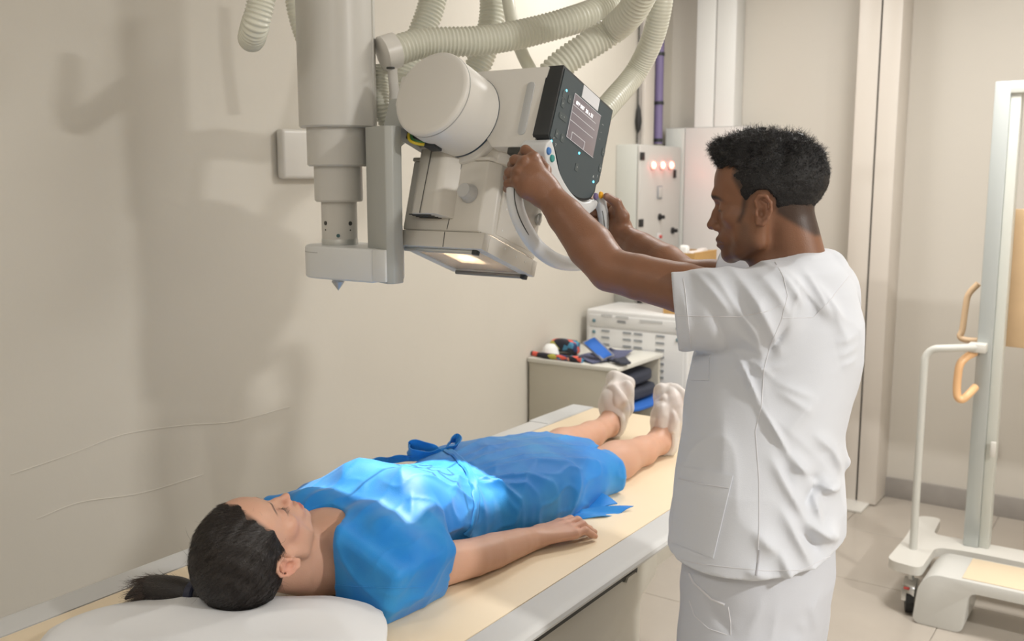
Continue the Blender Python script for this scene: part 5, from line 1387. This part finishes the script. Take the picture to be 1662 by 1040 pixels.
# crossed-over front layer from the near shoulder to the waist
G_.disp(strokes((0, 0, 0), (1, 0, 0), (0, 1, 0), [
    # u = x, v = y in mm; folds seen from above
    (-1330, 1700, -1215, 1880, 7, 4), (-1320, 1740, -1210, 1950, 7, 4.5), (-1330, 1780, -1230, 2060, 8, 4), (-1345, 1790, -1260, 2080, 8, 4), (-1370, 1790, -1320, 2100, 10, 4), (-1400, 1790, -1390, 2060, 10, 3.5), (-1430, 1790, -1470, 2060, 10, 3.5),
    (-1330, 1770, -1215, 1820, 6, 4), (-1335, 1765, -1235, 1700, 7, 4), (-1350, 1760, -1260, 1620, 8, 4), (-1380, 1755, -1330, 1620, 10, 4), (-1420, 1755, -1440, 1600, 10, 4), (-1450, 1760, -1500, 1640, 9, 4),
    (-1290, 1480, -1360, 1560, 12, 3), (-1230, 1440, -1280, 1500, 10, 3), (-1300, 1560, -1250, 1700, 7, 4.5), (-1390, 1450, -1400, 1520, 14, 3), (-1450, 1470, -1500, 1530, 12, 3),
    (-1330, 2120, -1230, 2260, 12, 5), (-1390, 2080, -1350, 2300, 14, 5), (-1400, 2200, -1300, 2330, 10, 4), (-1440, 2130, -1500, 2300, 14, 4), (-1250, 2050, -1215, 2200, 10, 4), (-1290, 2180, -1260, 2300, 8, -4),
    (-1500, 1395, -1480, 1450, 10, 4), (-1540, 1390, -1530, 1440, 8, 3)], gain=1.5))
G_.disp(lambda P: noise3(P*va((1, .7, 1)), 26, 31)*.0020-np.clip(1-np.abs(noise3(P*va((1, .55, 1)), 30, 33))*1.6, 0, 1)**2*.0042-np.clip(1-np.abs(noise3(P, 55, 34))*2, 0, 1)**2*.0016)
# neck opening, seen from above an ellipse
def neckhole(P):
    u = (P[:, 0]-(XM+.002))/.078; v = (P[:, 1]-1.285)/.112; r_ = np.sqrt(u*u+v*v); return np.maximum((r_-1)*.078, .80-P[:, 2])
G_.add(neckhole, .001, 's')
# slanted near edge at the shoulder: from the neckline corner down to the table
G_.half((-1.33, 1.318, .90), (0.05, -1, -.10), .002) if False else None
# arm openings
for sx in (1, -1):
    a_ = Vector((XM+(AS.x-XM)*sx, AS.y, AS.z)); e_ = Vector((XM+(AE.x-XM)*sx, AE.y, AE.z)); dn = (e_-a_).normalized()
    G_.cone(tuple(a_+dn*.06), tuple(a_+dn*.20), .045, .066, .002, 's')
    G_.add(cut_cuff(tuple(a_+dn*.125), (dn+Vector((0, 0, .12))).normalized(), .085), .001, 's') if False else None
# hem plane, slanted, and the open hem around the legs
G_.add(lambda P: (P[:, 1]-2.315-.10*(P[:, 2]-.90)-.22*(XM-P[:, 0])*.0+.12*(P[:, 0]-XM)), .001, 'i')
for sd, L_ in LEG.items():
    G_.cone(tuple(Vector(L_[1])+Vector((0, -.07, .0))), tuple(Vector(L_[1])+Vector((0, .12, .005))), .055, .070, .004, 's')
G_.add(lambda P: (.8008-P[:, 2]), .002, 'i')
V, Q = G_.mesh((-1.68, 1.26, .79), (-1.10, 2.40, 1.10), .0036, 1)
print('gown', len(V))
M_gown = bpy.data.materials.new('gown_blue'); M_gown.use_nodes = True; nt = M_gown.node_tree; b = nt.nodes['Principled BSDF']
b.inputs['Roughness'].default_value = .55; b.inputs['Specular IOR Level'].default_value = .35; b.inputs['Sheen Weight'].default_value = .15
tcn = nt.nodes.new('ShaderNodeTexCoord'); nz = nt.nodes.new('ShaderNodeTexNoise'); nz.inputs['Scale'].default_value = 9; nz.inputs['Detail'].default_value = 3
nt.links.new(tcn.outputs['Object'], nz.inputs['Vector']); cr = nt.nodes.new('ShaderNodeValToRGB')
cr.color_ramp.elements[0].position = .38; cr.color_ramp.elements[0].color = (.002, .19, .60, 1); cr.color_ramp.elements[1].position = .72; cr.color_ramp.elements[1].color = (.03, .28, .64, 1)
nt.links.new(nz.outputs['Fac'], cr.inputs[0]); nt.links.new(cr.outputs[0], b.inputs['Base Color'])
n2 = nt.nodes.new('ShaderNodeTexNoise'); n2.inputs['Scale'].default_value = 500; bp_ = nt.nodes.new('ShaderNodeBump'); bp_.inputs['Strength'].default_value = .12; bp_.inputs['Distance'].default_value = .003
nt.links.new(tcn.outputs['Object'], n2.inputs['Vector']); nt.links.new(n2.outputs['Fac'], bp_.inputs['Height']); nt.links.new(bp_.outputs[0], b.inputs['Normal'])
gown = np_obj('gown', V, Q, M_gown, wom)
bg = bvh_of(V, Q)
def ribbon(bt, name, pts, w_, m, parent, lift=.003, th=.002):
    """flat band lying on a surface along picture points"""
    S_ = []
    for (x0, y0), (x1, y1) in zip(pts, pts[1:]):
        n = max(1, int(math.hypot(x1-x0, y1-y0)/5))
        for k in range(n):
            d = (at(x0+(x1-x0)*k/n, y0+(y1-y0)*k/n, 1)-C0).normalized(); h, nn, i, dd = bt.ray_cast(C0, d)
            if h is not None: S_.append((h+nn*lift, nn))
    P_ = [s[0] for s in S_]
    for _ in range(3): P_ = [P_[0]]+[(P_[i-1]+P_[i]*2+P_[i+1])/4 for i in range(1, len(P_)-1)]+[P_[-1]]
    bm = bmesh.new(); rows_ = []
    for i, p in enumerate(P_):
        T_ = (P_[min(i+1, len(P_)-1)]-P_[max(0, i-1)]).normalized(); nn = S_[i][1]; sd = T_.cross(nn).normalized(); ww = w_*(1+.15*math.sin(i*1.1))
        rows_.append([bm.verts.new(p-sd*ww), bm.verts.new(p-sd*ww*.4+nn*.003), bm.verts.new(p+nn*.001), bm.verts.new(p+sd*ww*.5+nn*.0035), bm.verts.new(p+sd*ww), bm.verts.new(p-nn*(lift+.002))])
    for a, b_ in zip(rows_, rows_[1:]):
        for j in range(6): bm.faces.new((a[j], a[(j+1) % 6], b_[(j+1) % 6], b_[j]))
    bm.faces.new(rows_[0]); bm.faces.new(rows_[-1]); bmesh.ops.recalc_face_normals(bm, faces=bm.faces[:])
    me = bpy.data.meshes.new(name); bm.to_mesh(me); bm.free(); return link(name, me, m, parent, 60)
belt = ribbon(bg, 'belt', [(722, 728), (740, 740), (755, 756), (766, 775), (772, 800), (772, 830), (764, 858), (754, 872)], .010, M_gown, gown)
def surf(px, py, up=0):
    p = onsurf(bg, px, py, 0); 
    if p is None: p = atx(px, py, XM)
    return p+Vector((0, 0, up))
kn = surf(722, 730, .008)
def petal(name, pts, parent, th=.0022, wob=.004, seed=0): 
    return sheet(name, pts, M_gown, th, wob, 8, parent, seed, wob)
def bowpt(px, py, dz=0, dt=0): 
    d = (at(px, py, 1)-C0); tk = (kn-C0).dot(fwd)
    return at(px, py, tk+dt)+Vector((0, 0, dz))
bow = MB(); bow.lathe([(.001, -.012), (.009, -.009), (.011, 0), (.009, .009), (.001, .012)], tuple(bowpt(718, 733)), (.8, .2, .5), n=14)
seam(bg, 'sleeve_hem', [(534, 948), (580, 952), (640, 954), (690, 952)], .0009, M_gown, gown)
bo = bow.build('bow_knot', M_gown, gown, 180)
def band(name, pts, wv, parent, w_=.011, th=.0012):
    """thin cloth band through 3-D points, its width along wv, thickness th"""
    P_ = spline(pts, 6); bm = bmesh.new(); rw = []
    for i, p in enumerate(P_):
        T_ = (P_[min(i+1, len(P_)-1)]-P_[max(0, i-1)]).normalized(); wd = Vector(wv); wd = (wd-T_*wd.dot(T_)).normalized(); nn = T_.cross(wd)
        ww = w_*(.35+.65*math.sin(PI*min(1, (i+2)/(len(P_)*.35+2))*.5)) if True else w_
        rw.append([bm.verts.new(p+wd*ww*a_+nn*(th*s_+.002*math.sin(a_*5+i*.7))) for a_, s_ in ((-1, 1), (-.4, 1), (.3, 1), (1, 1), (1, -1), (.3, -1), (-.4, -1), (-1, -1))])
    for a_, b_ in zip(rw, rw[1:]):
        for j in range(8): bm.faces.new((a_[j], a_[(j+1) % 8], b_[(j+1) % 8], b_[j]))
    bm.faces.new(rw[0]); bm.faces.new(rw[-1]); bmesh.ops.recalc_face_normals(bm, faces=bm.faces[:])
    me = bpy.data.meshes.new(name); bm.to_mesh(me); bm.free(); return link(name, me, M_gown, parent, 50)
band('bow_loop', [bowpt(719, 732), bowpt(731, 717, 0, .01), bowpt(741, 711, 0, .015), bowpt(744, 716, 0, .0), bowpt(737, 727, 0, -.01), bowpt(721, 735, 0, -.006)], (.55, .25, .8), bo, .012)
band('bow_loop', [bowpt(716, 733), bowpt(700, 727, 0, .01), bowpt(676, 722, 0, .02), bowpt(664, 726, 0, .02), bowpt(668, 737, 0, .0), bowpt(695, 741, 0, -.01), bowpt(716, 736, 0, -.006)], (.35, -.1, .95), bo, .015)
band('bow_tail', [bowpt(717, 734), bowpt(728, 741, 0, -.01), bowpt(738, 740, 0, -.015), bowpt(746, 737, 0, -.02)], (.5, .5, .4), bo, .010)
band('bow_tail', [bowpt(700, 738), bowpt(675, 743, 0, .0), bowpt(650, 744, 0, .01), bowpt(630, 747, 0, .015), bowpt(612, 748, 0, .02), bowpt(596, 752, 0, .02)], (.3, -.2, .9), bo, .010)
# folded end of the gown lying on the table by the hand
a_ = atz(905, 842, TZ+.004); b_ = atz(968, 800, TZ+.02); c_ = atz(1000, 815, TZ+.012); d_2 = atz(925, 848, TZ+.003)
petal('gown_flap', [atz(900, 835, TZ+.004), atz(962, 795, TZ+.035), atz(1002, 815, TZ+.012), atz(930, 838, TZ+.004)], gown, .003, .006, 7)
petal('gown_flap', [atz(918, 843, TZ+.003), atz(935, 825, TZ+.016), atz(1028, 821, TZ+.010), atz(985, 838, TZ+.003)], gown, .003, .004, 8)
# ------------------------------------------------------------------ shoe covers
M_cover = bpy.data.materials.new('shoe_cover_film'); M_cover.use_nodes = True; nt = M_cover.node_tree; b = nt.nodes['Principled BSDF']
b.inputs['Base Color'].default_value = (.80, .76, .73, 1); b.inputs['Roughness'].default_value = .4
tr_ = nt.nodes.new('ShaderNodeBsdfTransparent'); ms = nt.nodes.new('ShaderNodeMixShader'); ms.inputs[0].default_value = .66
nt.links.new(tr_.outputs[0], ms.inputs[1]); nt.links.new(b.outputs[0], ms.inputs[2]); nt.links.new(ms.outputs[0], nt.nodes['Material Output'].inputs[0])
for sd, L_ in LEG.items():
    K = Sdf(); A_ = [Vector(v) for v in L_]
    K.chain([tuple(A_[5]+Vector((0, .006, .0))), tuple(A_[6]+Vector((0, .004, 0))), tuple(A_[7]+Vector((0, .004, .008)))], [.041, .047, .042], .0, .02)
    K.ell(tuple(A_[7]+Vector((0, .002, .012))), (.050, .030, .045), .02); K.ell(tuple(A_[6]+Vector((.0, -.012, .02))), (.045, .035, .06), .02)
    s_ = 31 if sd > 0 else 47
    K.disp(lambda P, s_=s_: -np.abs(noise3(P*va((1, 1, .55)), 66, s_))*.013+noise3(P, 150, s_+1)*.0016+.003)
    # ankle opening: everything on the shin side is cut away
    an = A_[4]
    K.add(lambda P, an=an: np.maximum((an.y+.020)-P[:, 1]-.55*(P[:, 2]-an.z-.015)*0 - np.clip(P[:, 2]-an.z-.03, 0, .1)*1.0, -9+0*P[:, 0]), .002, 'i')
    K.chain([tuple(A_[3]), tuple(A_[4]), tuple(A_[4]+Vector((0, .02, .012)))], [.042, .040, .036], .004, .004, 's')
    K.add(lambda P: (.8008-P[:, 2]), .002, 'i')
    V, Q = K.mesh(tuple(A_[6]-Vector((.09, .12, .13))), tuple(A_[6]+Vector((.09, .13, .16))), .003, 0)
    o = np_obj('shoe_cover', V, Q, M_cover, wom)
# ------------------------------------------------------------------ pillow
Pw = Sdf(); pu = Vector((.84, .54, 0)).normalized(); pv = Vector((.54, -.84, 0)).normalized()
pc_ = Vector((-1.335, 1.025, .832))
Pw.frame(pc_, [tuple(pu), tuple(pv), (0, 0, 1)] if pu.cross(pv).z > 0 else [tuple(pu), tuple(-pv), (0, 0, 1)])
def pil(P, lf=Pw.loc()):
    q = lf(P); u = q[:, 0]/.305; v = q[:, 1]/.205; e = (np.abs(u)**3.2+np.abs(v)**3.2)**(1/3.2)
    th = .040*np.sqrt(np.clip(1-e**2.6, 0, 1))+.004; d = np.maximum(np.abs(q[:, 2])-th, (e-1)*.2)
    return d*.75
Pw.add(pil, 0); 
lfp = Pw.loc()
def pfold(P):
    q = lfp(P); r_ = np.sqrt((q[:, 0]-.16)**2+(q[:, 1]+.02)**2); a = np.arctan2(q[:, 1], q[:, 0]-.10)
    return -np.clip(1-np.abs(noise3(q*va((.5, 1, 1)), 24, 52))*1.5, 0, 1)**2*.004-noise3(P, 20, 51)*.0035
Pw.disp(pfold); Pw.frame()
# dent made by the head
Pw.ell(tuple(WO+Vector((.0, -.005, -.002))), (.088, .085, .090), .012, 's')
Pw.add(lambda P: .8008-P[:, 2], .003, 'i')
V, Q = Pw.mesh((-1.72, .68, .785), (-1.0, 1.38, .90), .005, 2)
V = V  # world
o = np_obj('pillow', V, Q, mat('pillow_cotton', (.70, .70, .70), .8, bump=.05, bscale=500), None)
recenter(tag(o, 'white pillow at the head end of the table under the patient\'s head', 'pillow'))
